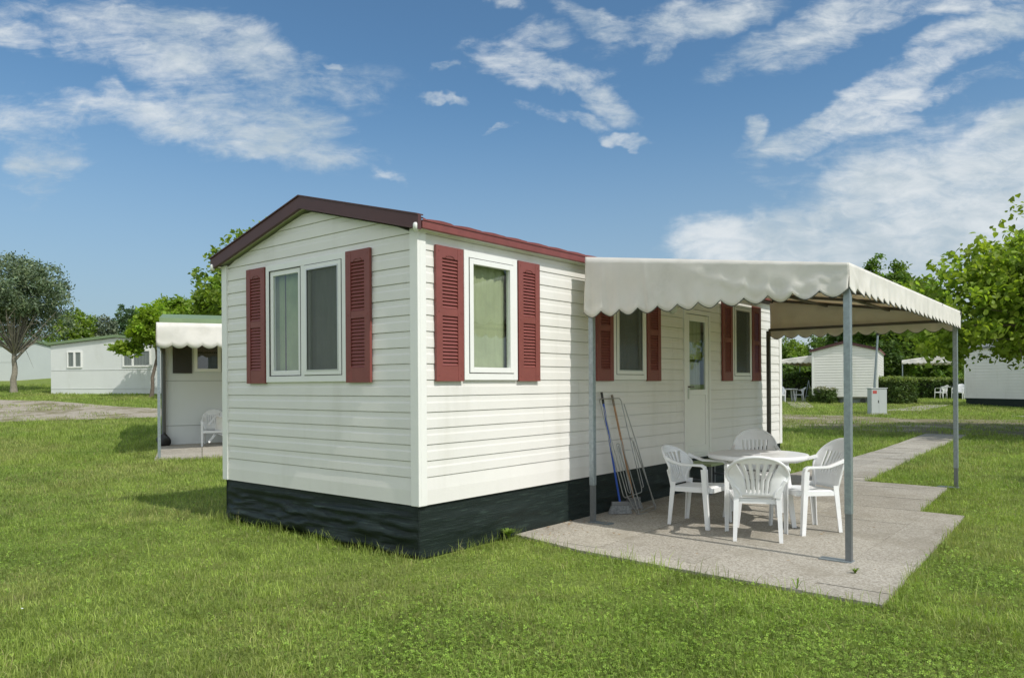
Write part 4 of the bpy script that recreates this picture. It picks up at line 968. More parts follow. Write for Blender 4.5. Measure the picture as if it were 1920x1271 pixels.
# litter and weeds on the flags
def scatter_litter():
    r = np.random.default_rng(77); n = 150; V = []; F = []; c_ = []
    for i in range(n):
        if i < 95: x, y = abs(r.normal(.12, .22)) + .03, r.normal(1.75, .35)
        else: x, y = r.uniform(.3, 3.3), r.uniform(1.1, 5)
        if not (y > 1.08 and y < 7): continue
        a = r.random() * 6.28; L = r.uniform(.006, .02); w = L * r.uniform(.2, .5); z = .029 + r.random() * .006; o = len(V)
        for p, q in ((-L, 0), (0, -w), (L, 0), (0, w)): V.append((x + math.cos(a) * p - math.sin(a) * q, y + math.sin(a) * p + math.cos(a) * q, z + r.random() * .006))
        F.append((o, o + 1, o + 2, o + 3)); t = r.random(); c_ += [(.16 + .2 * t, .09 + .14 * t, .04 + .06 * t)] * 4
    tag(fast_mesh('leaf_litter', np.array(V), np.array(F), pmat('litter', (1, 1, 1), .8, attr='Col'), np.array(c_)), kind='stuff')
scatter_litter()
def weed(label, x, y, n, h, seed):
    r = np.random.default_rng(seed); t = thing('weed', label, 'weed', (x, y, .024)); V = []; F = []; c_ = []
    for i in range(n):
        a = r.random() * 6.28; l = h * r.uniform(.5, 1); w = .004 + .004 * r.random(); d = np.array([math.cos(a), math.sin(a), 0]); s = np.array([-d[1], d[0], 0]) * w; o = len(V); up = np.array([0, 0, 1.])
        V += [-s * .5, s * .5, d * l * .4 + up * l * .7 + s, d * l * .4 + up * l * .7 - s, d * l * .95 + up * l * .75]; F += [(o, o + 1, o + 2), (o, o + 2, o + 3), (o + 3, o + 2, o + 4)]; c_ += [np.array([.2, .3, .05]) * r.uniform(.7, 1.3)] * 5
    fast_mesh('blades', np.array(V), np.array(F), M_BLADE, np.array(c_), t)
weed('small green weed growing from a slab joint near the front steel post', 3.05, 1.72, 26, .055, 1)
weed('two long grass stalks at the front edge of the patio', 2.85, 1.0, 5, .11, 2)
weed('leafy weed at the skirt where the patio begins', .07, 1.1, 70, .13, 3)

# ------------------------------------------------------------------ trees and bushes
def leaf_mat(name, col, tr=.42, tcol=(1.25, 1.35, .45), rough=.55, spec=.25):
    return pmat(name, col, rough, attr='Col', transl=tr, tcol=tcol, spec=spec)
L_WILLOW = leaf_mat('willow_leaf', (.18, .235, .135), .32, (1, 1.1, .7), .5, .3)
L_BRIGHT = leaf_mat('bright_leaf', (.215, .30, .060), .5)
L_BROAD = leaf_mat('broad_leaf', (.27, .355, .062), .5)
L_YELLOW = leaf_mat('yellow_green_leaf', (.25, .36, .045), .5)
L_MID = leaf_mat('mid_green_leaf', (.135, .215, .045), .42)
L_DARK = leaf_mat('dark_green_leaf', (.080, .135, .032), .35)
L_BLUE = leaf_mat('blue_green_leaf', (.10, .165, .075), .35, (1, 1.1, .7))
L_SILVER = leaf_mat('silver_leaf', (.17, .21, .14), .25, (1, 1.1, .8))
L_HEDGE = leaf_mat('hedge_leaf', (.095, .145, .040), .3)
L_HEDGETIP = leaf_mat('hedge_tip_leaf', (.21, .27, .085), .35)
M_BARK = pmat('bark', (.15, .12, .095), .9, var=.3, vscale=14, bump=.5, bscale=30)
M_BARK_P = pmat('pale_bark', (.25, .225, .18), .9, var=.25, vscale=14, bump=.5, bscale=30)

def leaves(name, centres, radii, n_per, size, mat, parent, r, shape='quad', droop=0.0, up=.35, vary=.30):
    """many small leaf faces scattered round clump centres"""
    C_ = np.repeat(np.asarray(centres), n_per, 0); Rr = np.repeat(np.asarray(radii), n_per, 0)
    n = len(C_); P = C_ + r.normal(0, .5, (n, 3)) * Rr[:, None] * np.array([1, 1, .8])
    s = size * (.6 + .8 * r.random(n))
    a = r.random(n) * 6.283; nz = up + (1 - up) * r.random(n); nx = np.cos(a) * np.sqrt(1 - nz ** 2 * .98); ny = np.sin(a) * np.sqrt(1 - nz ** 2 * .98)
    N_ = np.c_[nx, ny, nz]; N_ /= np.linalg.norm(N_, axis=1)[:, None]
    t = r.normal(0, 1, (n, 3)); t[:, 2] -= droop; t -= (t * N_).sum(1)[:, None] * N_; t /= np.linalg.norm(t, axis=1)[:, None]; b = np.cross(N_, t)
    tone = np.repeat(1 - vary + 2 * vary * r.random(len(centres)), n_per)[:, None] * (.8 + .4 * r.random((n, 1)))
    hue = np.repeat(r.random(len(centres)), n_per)[:, None]; col = tone * (1 + (hue - .5) * np.array([.18, .03, -.25]))
    if shape == 'quad':
        pts = [t * 1.0, b * .42, -t * .9, -b * .42]; k = 4
        V = np.stack([P + p * s[:, None] for p in pts], 1); F = np.arange(n * 4).reshape(-1, 4)
    else:   # broad pointed leaf folded along its midrib
        fold = N_ * .22
        pts = [-t * .7, -t * .45 + b * .55 + fold, t * .15 + b * .60 + fold, t * 1.05, t * .15 - b * .60 + fold, -t * .45 - b * .55 + fold]; k = 6
        V = np.stack([P + p * s[:, None] for p in pts], 1); o = np.arange(n)[:, None] * 6
        F = np.concatenate([o + [0, 1, 2, 3], o + [0, 3, 4, 5]], 0)
    return fast_mesh(name, V.reshape(-1, 3), F, mat, np.repeat(col, k, 0), parent)

def crown_pts(blobs, n, r, shell=.55):
    """clump centres in a union of ellipsoids, crowded towards the outside, with bays left open"""
    vol = np.array([b[3] * b[4] * b[5] for b in blobs]); pick = r.choice(len(blobs), n * 2, p=vol / vol.sum())
    B = np.array(blobs)[pick]; d = r.normal(0, 1, (n * 2, 3)); d /= np.linalg.norm(d, axis=1)[:, None]
    rad = shell + (1 - shell) * r.random(n * 2) ** .6; rad *= .86 + .22 * fbm(d[:, 0] * 2.3 + pick * 3.1, d[:, 2] * 2.3 + d[:, 1] * 2, 3) * 1.2
    P = B[:, :3] + d * rad[:, None] * B[:, 3:6]
    keep = fbm(P[:, 0] * .9 + 17 + P[:, 2] * .35, P[:, 2] * 1.0 + P[:, 1] * .7, 3) > .40
    return P[keep][:n]

def tree(name, label, cat, pos, blobs, clumps, n_per, clump_r, size, mat, trunk_h, trunk_r, seed, bark=None, shape='quad', group=None, droop=0.0, branches=14, shell=.5, up=.35, lean=(0, 0), crown_name='crown', cull=None, vary=.30):
    r = np.random.default_rng(seed); t = thing(name, label, cat, pos, 0, group)
    P = crown_pts(blobs, clumps, r, shell)
    if cull is not None: P = P[~cull(P)]
    leaves(crown_name, P, np.full(len(P), clump_r) * (.6 + .8 * r.random(len(P))), n_per, size, mat, t, r, shape, droop, up, vary)
    if trunk_h is None: return t
    M = MB(); top = Vector((lean[0], lean[1], trunk_h)); n = 6
    M.tube([Vector((0, 0, -.15)), Vector((0, 0, .05))] + [Vector((lean[0] * (k / n) ** 1.4 + .04 * math.sin(k * 2.1 + seed), lean[1] * (k / n) + .04 * math.cos(k * 1.7), trunk_h * k / n)) for k in range(1, n + 1)],
           [trunk_r * 1.35, trunk_r * 1.15] + [trunk_r * (1 - .35 * k / n) for k in range(1, n + 1)], 10)
    trunk = M.build('trunk', bark or M_BARK, t)
    M = MB(); sel = P[r.choice(len(P), min(branches, len(P)), replace=False)]
    for q in sel:
        q = Vector(q); s0 = Vector((lean[0], lean[1], trunk_h * r.uniform(.82, 1.0))); m = s0.lerp(q, .5) + Vector((0, 0, .12 * (q - s0).length)); r0 = trunk_r * r.uniform(.28, .5)
        pts = [s0 * (1 - s) ** 2 + m * 2 * s * (1 - s) + q * s * s for s in (0, .2, .4, .6, .8, 1)]
        M.tube(pts, [r0, r0 * .8, r0 * .62, r0 * .45, r0 * .3, r0 * .12], 6, cap=False)
        for k in range(2):
            b0 = pts[r.integers(2, 4)]; e = b0 + Vector(r.normal(0, .35, 3)) * (q - s0).length * .6; M.tube([b0, b0.lerp(e, .5) + Vector((0, 0, .05)), e], [r0 * .35, r0 * .22, r0 * .06], 5, cap=False)
    M.build('branches', bark or M_BARK, t); return t

# the pollarded willow at the far left, dead twigs bare under a dense grey-green head
wp = at(26, 0, 38.5)
wt = tree('willow_tree', 'pollarded grey-green tree with bare lower twigs at the far left edge', 'tree', wp,
     [(.3, 1.7, 3.7, 1.3, 1.2, .8), (-.3, -1.5, 3.9, 1.3, 1.2, .8), (-.9, 0, 3.8, 1.6, 2.0, 1.0), (.1, 0, 5.35, 2.55, 2.5, 1.65), (-1.2, .2, 5.2, 2.0, 2.0, 1.5), (1.35, 0, 5.2, 1.5, 1.6, 1.35), (.3, 0, 4.4, 2.2, 2.0, 1.1)], 900, 34, .36, .085, L_WILLOW, 1.95, .165, 21, M_BARK_P, branches=4, lean=(.15, 0), vary=.38, up=.15, cull=lambda P: ((P[:, 0] * .96 - P[:, 1] * .29) > -.2) & (P[:, 2] < 3.75 + .5 * fbm(P[:, 1] * 1.3, P[:, 2], 2)) & (np.abs(P[:, 0] * .29 + P[:, 1] * .96 + .1) < 1.5))
rr_ = np.random.default_rng(5); M = MB()
for k in range(60):
    a = rr_.uniform(-2.6, 2.0); el = rr_.uniform(.45, 1.45); L = rr_.uniform(1.2, 3.2); d = Vector((math.cos(a) * math.cos(el), math.sin(a) * math.cos(el), math.sin(el)))
    p0 = Vector((.15, 0, 1.93)); p1 = p0 + d * L * .5 + Vector((0, 0, .1)); p2 = p0 + d * L + Vector((0, 0, .45 * rr_.random())); r0 = rr_.uniform(.016, .05)
    M.tube([p0, p1, p2], [r0, r0 * .7, r0 * .3], 5, cap=False)
    for q in range(3): e = p1.lerp(p2, rr_.random()) ; M.tube([e, e + Vector(rr_.normal(0, .28, 3)) + Vector((0, 0, .2))], [r0 * .4, r0 * .15], 4, cap=False)
M.build('bare_twigs', M_BARK_P, wt)
# young yellow-green tree by the road, left of the neighbour's awning
tree('young_tree', 'young yellow-green tree with a thin leaning trunk beside the green-roofed home', 'tree', at(284, 0, 34.5),
     [(.1, .05, 3.25, .75, .7, .85), (-.15, -.12, 3.75, .45, .4, .4), (-.85, -.65, 2.25, .85, .55, .20), (.35, .25, 2.7, .7, .6, .5), (-.3, -.25, 2.9, .6, .5, .35)], 190, 26, .24, .115, L_YELLOW, 2.7, .085, 31, M_BARK, 'leaf', lean=(.28, .2), droop=.8)
def bg_tree(px, D, w, zlo, zhi, mat, seed, label, name='background_tree', clumps=420, size=.16, n_per=26, extra=None, gname='trees on the skyline', shape='quad', th=None):
    p = at(px, 0, D); h = zhi - zlo; cz = (zlo + zhi) / 2; r = random.Random(seed)
    blobs = [(0, 0, cz, w * .5, w * .5, h * .5)] + [(r.uniform(-.32, .32) * w, r.uniform(-.3, .3) * w, cz + r.uniform(-.25, .34) * h, w * r.uniform(.2, .34), w * .28, h * r.uniform(.16, .28)) for _ in range(6)]
    if extra: blobs += extra
    return tree(name, label, 'tree', p, blobs, clumps, n_per, max(.25, w * .075), size, mat, th or max(.8, zlo + h * .25), .09 + w * .022, seed, group=gname, branches=10, shape=shape)
Z = lambda py, D, px: 1.5 + (721.2 + .0064 * (960 - px) - 6.1 + 6.1 - py) / 1410 * D   # survey height of a sighting at distance D
def bt(px, D, x0, x1, ytop, ybot, mat, seed, label, **k):
    g = at(px, 0, D)[2]; w = (x1 - x0) / 1410 * D; return bg_tree(px, D, w, Z(ybot, D, px) - g, Z(ytop, D, px) - g, mat, seed, label, **k)
bt(138, 62, 96, 180, 578, 690, L_BRIGHT, 41, 'rounded bright green tree rising behind the left end of the pale green-edged house')
bt(185, 64, 145, 225, 590, 690, L_SILVER, 42, 'silvery green tree behind the roof of the pale house, right of the bright one', size=.13)
bt(243, 74, 210, 280, 572, 690, L_BLUE, 43, 'darker blue-green tree against the sky between the pale house and the yellow-green tree')
bt(335, 48, 296, 372, 556, 660, L_YELLOW, 44, 'pale yellow-green tree just above the green roof edge', size=.13)
bt(392, 46, 350, 440, 562, 660, L_BRIGHT, 45, 'low bright tree above the green roof next to the main home', size=.13)
bt(268, 50, 245, 300, 590, 680, L_MID, 46, 'small mid-green tree behind the young yellow-green one', size=.13)
bt(462, 33, 376, 548, 492, 640, L_BRIGHT, 47, 'tall open tree behind the main home, its twigs showing over the roof', size=.115, clumps=800, shape='leaf', gname=None, n_per=15,
   extra=[(-.35, -.3, 7.0, .45, .4, .45), (.2, .15, 7.3, .35, .3, .65), (.75, .6, 7.75, .32, .3, .6), (-1.0, -.8, 6.3, .45, .45, .5), (-1.25, -1.0, 5.0, .7, .7, .8)])
bt(30, 90, -40, 100, 610, 700, L_MID, 48, 'distant mid-green tree behind the far left houses')
# right side
bt(1668, 52, 1610, 1735, 520, 730, L_MID, 51, 'tall dark green tree with a pointed top behind the awning corner', clumps=2600, n_per=30, gname=None, extra=[(-.5, -.4, 8.7, .8, .6, 1.3), (-.1, 0, 7.9, 1.5, 1.2, 1.3), (-.2, -.2, 7.0, 2.1, 1.8, 1.4), (1.5, 1.2, 6.7, 1.5, 1.4, 1.2), (.3, .2, 6.0, 2.4, 2.0, 1.4), (-1.4, -1.1, 6.2, 1.2, 1.2, 1.0)])
bt(1590, 56, 1545, 1640, 610, 730, L_DARK, 52, 'dark green tree behind the ridge of the red-roofed far home', clumps=500)
bt(1732, 56, 1680, 1795, 560, 735, L_MID, 53, 'broad green tree behind the far awning', clumps=1100)
bt(1800, 60, 1755, 1860, 600, 735, L_MID, 54, 'mid-green tree between the far awning and the far white home', clumps=500)
bt(1480, 78, 1445, 1525, 636, 725, L_BRIGHT, 55, 'light green tree at the edge of the main home, above the far awning', clumps=420)
bt(1535, 84, 1500, 1572, 628, 715, L_MID, 56, 'mid-green tree above the far awning, left of the red roof', clumps=420)
bt(1494, 52, 1450, 1540, 672, 745, L_MID, 57, 'leafy tree in the gap under the far white awning', clumps=400)
bt(1650, 50, 1618, 1700, 640, 745, L_DARK, 58, 'dark green tree beside the leaning lamp post', clumps=500)
bt(1880, 62, 1820, 1960, 560, 735, L_DARK, 59, 'dark green tree behind the far right home', clumps=600)
bt(1760, 58, 1722, 1806, 660, 740, L_MID, 60, 'low leafy tree seen under the far right awning', clumps=380)
for px in (1541, 1556):
    p = at(px, 0, 92); g = p[2]; tree('cypress', 'thin dark cypress on the skyline, left one of the pair' if px < 1550 else 'thin dark cypress on the skyline, the taller right one of the pair', 'tree', p, [(0, 0, 3.2, .55, .55, 2.9), (0, 0, 5.0 + (px > 1550) * .9, .35, .35, 1.6)], 140, 18, .22, .16, L_BLUE, 1.0, .15, px, group='cypresses', branches=4)

# large-leaved tree on the right, its crown hanging over the road
tree('broadleaf_tree', 'large-leaved bright green tree hanging over the scene at the right edge', 'tree', (4.6, 20.3, hgt(4.6, 20.3)),
     [(-.6, -.4, 3.95, 3.7, 3.4, 1.35), (-3.5, -2.9, 2.55, 1.0, 1.0, .42), (-3.4, -2.75, 3.3, 1.0, .9, .5), (-3.3, -2.7, 4.3, .9, .8, .42), (-2.1, -1.8, 5.75, .35, .35, .4), (-2.6, -2.0, 3.3, 2.6, 2.2, 1.15), (-2.2, -1.9, 4.35, 1.7, 1.5, .75), (-.6, 1.2, 3.0, 3.0, 2.3, 1.1), (1.2, .8, 4.8, 3.2, 3.0, 1.8), (-1.2, -1.2, 4.5, 1.6, 1.5, .8), (-3.2, -.9, 2.45, 1.3, 1.3, .55), (.8, -1.8, 3.0, 2.4, 1.6, 1.2), (1.0, -.3, 5.9, 1.9, 1.8, 1.0)],
     2400, 18, .33, .084, L_BROAD, 2.3, .17, 71, M_BARK, 'leaf', droop=1.1, branches=34, shell=.45, up=.25, vary=.25)
tree('broadleaf_tree', 'small round tree out beyond the right edge, its shadow lying on the lawn', 'tree', (8.6, 9.6, 0),
     [(0, 0, 4.2, 1.2, 1.0, .8)], 160, 20, .3, .11, L_BRIGHT, 3.4, .09, 72, M_BARK, 'leaf', droop=1, branches=8)

def hedge(name, label, poly_a, poly_b, h, depth, seed, mat, tip, cat='hedge', lumps=0.0, nclump=1500, size=.05):
    """clipped hedge between two plan points: woody core, leaf clumps over faces and top, lighter new tips on top"""
    a, b = Vector(poly_a), Vector(poly_b); r = np.random.default_rng(seed); t = thing(name, label, cat, (a.x, a.y, hgt(a.x, a.y)))
    d = b - a; L = d.length; n = Vector((-d.y, d.x)).normalized(); n0 = nclump
    u = r.random(n0); side = r.random(n0); z = h * (.04 + .96 * r.random(n0) ** .8); w = (r.random(n0) - .5) * depth
    face = side < .6; w = np.where(face, np.sign(w) * depth * (.5 + r.normal(0, .04, n0)), w); z = np.where(face, z, h * (1 + r.normal(0, .025, n0)))
    if lumps: z *= 1 - lumps * (2 * u - 1) ** 2
    e = r.random(n0) < .28; u = np.where(e, np.round(u) + r.normal(0, .012, n0), u); w = np.where(e, (r.random(n0) - .5) * depth, w); z = np.where(e, h * r.random(n0), z)
    P = np.c_[d.x * u + n.x * w, d.y * u + n.y * w, z + (b.x - a.x) * 0]
    P[:, 2] += np.array([hgt(a.x + p[0], a.y + p[1]) for p in P]) - hgt(a.x, a.y)
    topm = P[:, 2] > h * .86
    leaves('foliage', P[~topm], np.full((~topm).sum(), .11), 16, size, mat, t, r, up=.1, vary=.4)
    leaves('new_tips', P[topm], np.full(topm.sum(), .10), 16, size, tip, t, r, up=.3, vary=.3)
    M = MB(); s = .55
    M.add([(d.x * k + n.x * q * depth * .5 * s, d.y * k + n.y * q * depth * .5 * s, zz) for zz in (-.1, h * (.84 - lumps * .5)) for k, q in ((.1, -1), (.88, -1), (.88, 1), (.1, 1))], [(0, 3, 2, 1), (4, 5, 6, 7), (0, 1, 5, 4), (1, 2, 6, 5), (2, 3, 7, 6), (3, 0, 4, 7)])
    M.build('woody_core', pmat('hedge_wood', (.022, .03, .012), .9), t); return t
hedge('hedge', 'short thick clipped hedge beside the grey utility cabinet', (-5.55, 38.6), (-4.15, 37.9), 1.28, 1.2, 81, L_HEDGE, L_HEDGETIP, nclump=1100, size=.055)
hedge('hedge', 'long low clipped hedge behind the far awning', (-6.6, 47.0), (-1.6, 46.6), 1.15, .8, 82, L_DARK, L_HEDGETIP, nclump=1500, size=.06)
hedge('hedge', 'shaded hedge behind the chairs of the far left awning', (-15.0, 44.0), (-9.6, 44.6), 1.5, 1.0, 83, L_DARK, L_DARK, nclump=1100, size=.07)
hedge('bush', 'rounded pale-tipped bush at the corner of the red-roofed far home', (-8.55, 37.2), (-7.35, 36.9), .82, 1.0, 84, L_HEDGE, leaf_mat('pale_flower', (.36, .37, .24), .2, (1, 1, .8)), 'bush', .45, nclump=700, size=.05)

# ------------------------------------------------------------------ the other homes
M_GREENROOF = pmat('roof_green', (.165, .235, .120), .5, var=.08, vscale=4)
M_PANEL = pmat('pale_panel', (.64, .66, .65), .5, var=.03, vscale=.8, dirt=((.40, .40, .34), 1.2, (1, 1, .5), .22))
M_PANEL_G = pmat('grey_panel', (.54, .57, .565), .5, var=.03, vscale=.8)
M_DARKPANEL = pmat('brown_shutter_and_shade', (.028, .024, .018), .5, var=.1)
M_SEAM = pmat('panel_joint', (.25, .26, .24), .6)

def panel_home(root, W, L, zb, ze, rise, roofm, wallm, windows=(), bands=(), ov=.12, front='gable', chassis=False):
    """flat-panelled home, gable wall on y=0 from x=-W to 0 (or long wall when front='long', then ridge along x)"""
    M = MB()
    if front == 'gable':
        za = ze + rise * W / 2
        P5 = lambda y: [(-W, y, zb), (0, y, zb), (0, y, ze), (-W / 2, y, za), (-W, y, ze)]
        M.add(P5(0) + P5(L), [(0, 1, 2, 3, 4), (9, 8, 7, 6, 5), (0, 5, 6, 1), (1, 6, 7, 2), (4, 9, 5, 0)])
        Rf = MB()
        for s in (1, -1):
            xe = -W / 2 + s * (W / 2 + ov); zE = ze - rise * ov + .02; a = [(xe, -ov, zE), (-W / 2, -ov, za + .02), (-W / 2, L + ov, za + .02), (xe, L + ov, zE)]
            b = [(x, y, z + .13) for x, y, z in a]; Rf.add(a + b, [(0, 1, 2, 3), (7, 6, 5, 4), (0, 4, 5, 1), (1, 5, 6, 2), (2, 6, 7, 3), (3, 7, 4, 0)])
    else:
        yr = L / 2; zr = ze + rise * yr
        M.add([(-W, 0, zb), (0, 0, zb), (0, 0, ze), (-W, 0, ze), (-W, L, zb), (0, L, zb), (0, L, ze), (-W, L, ze), (-W, yr, zr), (0, yr, zr)],
              [(0, 1, 2, 3), (5, 4, 7, 6), (1, 5, 6, 9, 2), (4, 0, 3, 8, 7)])
        Rf = MB()
        for y0, z0, y1, z1 in ((-ov, ze - rise * ov + .02, yr, zr + .02), (L + ov, ze - rise * ov + .02, yr, zr + .02)):
            a = [(-W - ov, y0, z0), (ov, y0, z0), (ov, y1, z1), (-W - ov, y1, z1)]; b = [(x, y, z + .13) for x, y, z in a]
            Rf.add(a + b, [(0, 1, 2, 3), (7, 6, 5, 4), (0, 4, 5, 1), (1, 5, 6, 2), (2, 6, 7, 3), (3, 7, 4, 0)])
    M.build('wall', wallm, root, merge=True); Rf.build('roof', roofm, root, merge=True)
    fm = lambda a, z, o: Vector((a, -o, z))
    for k, z in enumerate(bands): M = MB(); mbox(M, fm, -W + .02, -.02, z - .012, z + .012, .001, .014); M.build('trim_band', wallm, root); M = MB(); mbox(M, fm, -W + .02, -.02, z - .022, z - .012, .0005, .006); M.build('band_shadow_gap', M_SEAM, root)
    for w in windows:
        a0, a1, z0, z1, kind = w
        if kind == 'panel': M = MB(); mbox(M, fm, a0, a1, z0, z1, .001, .03); M.build('shutter', M_DARKPANEL, root); continue
        M = MB(); mframe(M, fm, a0, a1, z0, z1, .07, .001, .045)
        nl = 2 if kind.startswith('double') else 1
        if nl == 2: c_ = a0 + (a1 - a0) * (.5 if kind == 'double' else .36); mbox(M, fm, c_ - .05, c_ + .05, z0 + .07, z1 - .07, .001, .044)
        wn = M.build('window', M_UPVC, root)
        M = MB(); M.quad(fm(a0 + .06, z0 + .06, .004), fm(a1 - .06, z0 + .06, .004), fm(a1 - .06, z1 - .06, .004), fm(a0 + .06, z1 - .06, .004)); M.build('room_blind', M_CURTAIN_N if kind != 'dark' else M_DARKPANEL, wn)
        M = MB(); M.quad(fm(a0 + .06, z0 + .06, .02), fm(a1 - .06, z0 + .06, .02), fm(a1 - .06, z1 - .06, .02), fm(a0 + .06, z1 - .06, .02)); M.build('pane', M_GLASS, wn)
def blind_mat():
    m = bpy.data.materials.new('net_curtain'); m.use_nodes = True; t = NT(m.node_tree); t.n.clear()
    out = t.node('ShaderNodeOutputMaterial'); b = t.node('ShaderNodeBsdfPrincipled', inp={'Roughness': .8})
    P = t.node('ShaderNodeTexCoord').outputs['Object']; w = t.node('ShaderNodeTexWave', wave_type='BANDS', bands_direction='X', inp={'Vector': P, 'Scale': 4.0, 'Distortion': 1.5}).outputs[0]
    t.l.new(t.mix(w, (.07, .075, .07, 1), (.30, .31, .27, 1)), b.inputs['Base Color']); t.l.new(b.outputs[0], out.inputs[0]); return m
M_CURTAIN_N = blind_mat()

# neighbour with green roof edge, half hidden behind the main home
nb = thing('mobile_home', 'white green-roofed home with its own awning, close behind the left edge of the main home', 'mobile home', (*n2w(0, 0), .0), N_RZ)
# local frame: wall runs along +x from 0, so shift by its length
NW = 8.2
class Off: pass
sub = nb
def shift(o, dx):
    for v in o.data.vertices: v.co.x += dx
before = set(COL.objects)
panel_home(nb, NW, 3.2, .0, 2.98, .14, M_GREENROOF, M_PANEL, [(-NW + .22, -NW + .64, 1.82, 2.75, 'panel'), (-NW + .69, -NW + 1.28, 1.86, 2.78, 'dark'), (-NW + 1.32, -NW + 1.74, 1.82, 2.75, 'panel')], (1.66, .60), .06, 'long')
for o in set(COL.objects) - before: shift(o, NW)
M = MB(); M.box(-.03, .05, -.03, .03, .0, 2.96); M.build('corner_trim', M_STEEL_D, nb)
M = MB(); M.box(-.10, .10, -.20, -.05, .04, .42); M.box(-.02, .26, -.16, -.06, .05, .16); M.v = [(x + .02, y, z) for x, y, z in M.v]
bag = thing('rubble_bag', 'small black bag slumped at the foot of the neighbour\'s wall corner', 'bag', (*n2w(.02, .16), .06), N_RZ)
M = MB()
def PB(u, v):
    a = u * 6.283; rr0 = .13 * (math.sin(max(.02, v) * math.pi * .92) ** .5) * (1 + .2 * math.sin(a * 3 + v * 5)); return (rr0 * math.cos(a) * 1.1, rr0 * math.sin(a) * .7, .34 * v)
M.grid(PB, 20, 12); M.build('sack', pmat('black_plastic', (.012, .012, .012), .35), bag); M = MB(); M.tube([(0, 0, .33), (.01, 0, .38), (.05, 0, .36)], .012, 6); M.build('tied_neck', pmat('black_plastic', (.012, .012, .012), .35), bag)

def small_awning(name, label, root_loc, rz, length, proj, zin, zout, zbot, nscl, nside, post_zs, group='smaller awnings of the other homes', wall_posts=True, extra_posts=()):
    """awning against a wall: wall line along +x from 0 to length, reaching out to -y"""
    t = thing(name, label, 'awning', root_loc, rz, group); M = MB()
    M.grid(lambda u, v: (length * u, -proj * v, zin + (zout - zin) * v - .02 * math.sin(math.pi * ((u * 3) % 1)) * math.sin(math.pi * v)), 24, 8); M.build('canopy', M_CANVAS, t, solid=.003)
    def V(A, B, zf, nsc, sd):
        A = Vector(A); d = Vector(B) - A; n = Vector((d.y, -d.x)).normalized(); Mv = MB()
        def P(u, v):
            q = A + d * u; z = zf(u) + (zbot + .07 * (1 - abs(math.sin(math.pi * u * nsc)) ** .85) - zf(u)) * v; f = float(fbm(np.array([u * 7 + sd]), np.array([z * 3.]), 2)[0]) - .5
            return (q.x + n.x * (.09 * f * min(1, v * 2) + .03 * v), q.y + n.y * (.09 * f * min(1, v * 2) + .03 * v), z)
        Mv.grid(P, nsc * 10, 5); Mv.build('valance', M_CANVAS, t, solid=.002)
    V((0, -proj), (length, -proj), lambda u: zout, nscl, 1.0); V((0, 0), (0, -proj), lambda u: zin + (zout - zin) * u, nside, 2.0); V((length, -proj), (length, 0), lambda u: zout + (zin - zout) * u, nside, 3.0)
    pp = [(.04, -proj + .04), (length - .04, -proj + .04)] + ([(.04, -.06), (length - .04, -.06)] if wall_posts else []) + list(extra_posts)
    for i, (x, y) in enumerate(pp):
        M = MB(); M.box(x - .028, x + .028, y - .028, y + .028, post_zs, zbot + .1); M.build('post', M_STEEL if i < 2 else M_BROWNSTEEL, t)
    M = MB(); M.bar([(.03, -proj + .04, zbot + .13), (length - .03, -proj + .04, zbot + .13)], .018, .018, (0, 0, 1)); M.build('front_rail', M_BROWNSTEEL, t); return t
small_awning('awning', 'cream scalloped awning on the green-roofed home at the left', (*n2w(.0, .02), .0), N_RZ, 4.6, 2.52, 2.95, 2.82, 2.29, 16, 9, .05)
nc = CG2 = 'white plastic chairs outside the other homes'
c5 = copy_tree(ch3); tag(c5, 'white plastic armchair standing against the neighbour\'s shaded wall', group=CG2); p = n2w(1.12, .50); put(c5, p[0], p[1], (math.sin(N_RZ) * .75 + .3, -math.cos(N_RZ)), .05)
c6 = copy_tree(ch1); tag(c6, 'white plastic chair tipped over on its side, half hidden by the main home\'s left corner', group=CG2); p = n2w(1.22, 1.15); c6.location = (p[0], p[1], .38); c6.rotation_euler = (R(62), R(-18), N_RZ + R(165))

# house with gable at the left
hC = thing('pale_house', 'pale grey-white house with a low green-edged gable and two white windows, beyond the gravel road', 'house', (-30.7, 13.46, 1.12), R(31.5))
panel_home(hC, 7.1, 9.0, .05, 2.47, .095, M_GREENROOF, M_PANEL, [(-6.2, -5.38, 1.35, 2.18, 'double'), (-3.2, -1.7, 1.37, 2.2, 'double_uneven')], (1.24, .32), .12)
M = MB(); M.box(-7.0, -.1, .15, 8.8, -.25, .07); M.build('underside_shade', M_DARKPANEL, hC)  # dark block stands in for the shade beneath the raised house
# two houses further up the slope
pD = at(-120, 0, 52); hD = thing('grey_house', 'grey house half hidden behind the pollarded tree at the far left edge', 'house', (at(27, 0, 51)[0], at(27, 0, 51)[1], 1.95), R(36)); panel_home(hD, 7.5, 4.0, .0, 2.5, .12, M_GREENROOF, M_PANEL_G, [(-2.1, -1.3, 1.35, 2.15, 'dark')], (1.3,), .12, 'long')
pE = at(112, 0, 60); hE = thing('pale_house', 'pale house with sloping green roof edge, behind and left of the nearer pale house', 'house', (pE[0], pE[1], 2.0), R(30)); panel_home(hE, 4.2, 8.0, .0, 2.75, .18, M_GREENROOF, M_PANEL, [(-3.6, -3.1, 1.3, 2.2, 'dark'), (-1.65, -.4, 1.2, 2.2, 'double_uneven')], (1.1,), .12)
M = MB(); M.tube([(-2.2, 2, 3.0), (-2.2, 2, 3.6)], .12, 8); M.build('vent_pipe', M_STEEL, hE)
small_awning('awning', 'tiny striped-looking awning on a single post beside the far pale house', (pE[0] - .7, pE[1] - .6, 2.0), R(30), 1.6, 1.0, 2.3, 2.0, 1.8, 5, 3, 0, wall_posts=False)

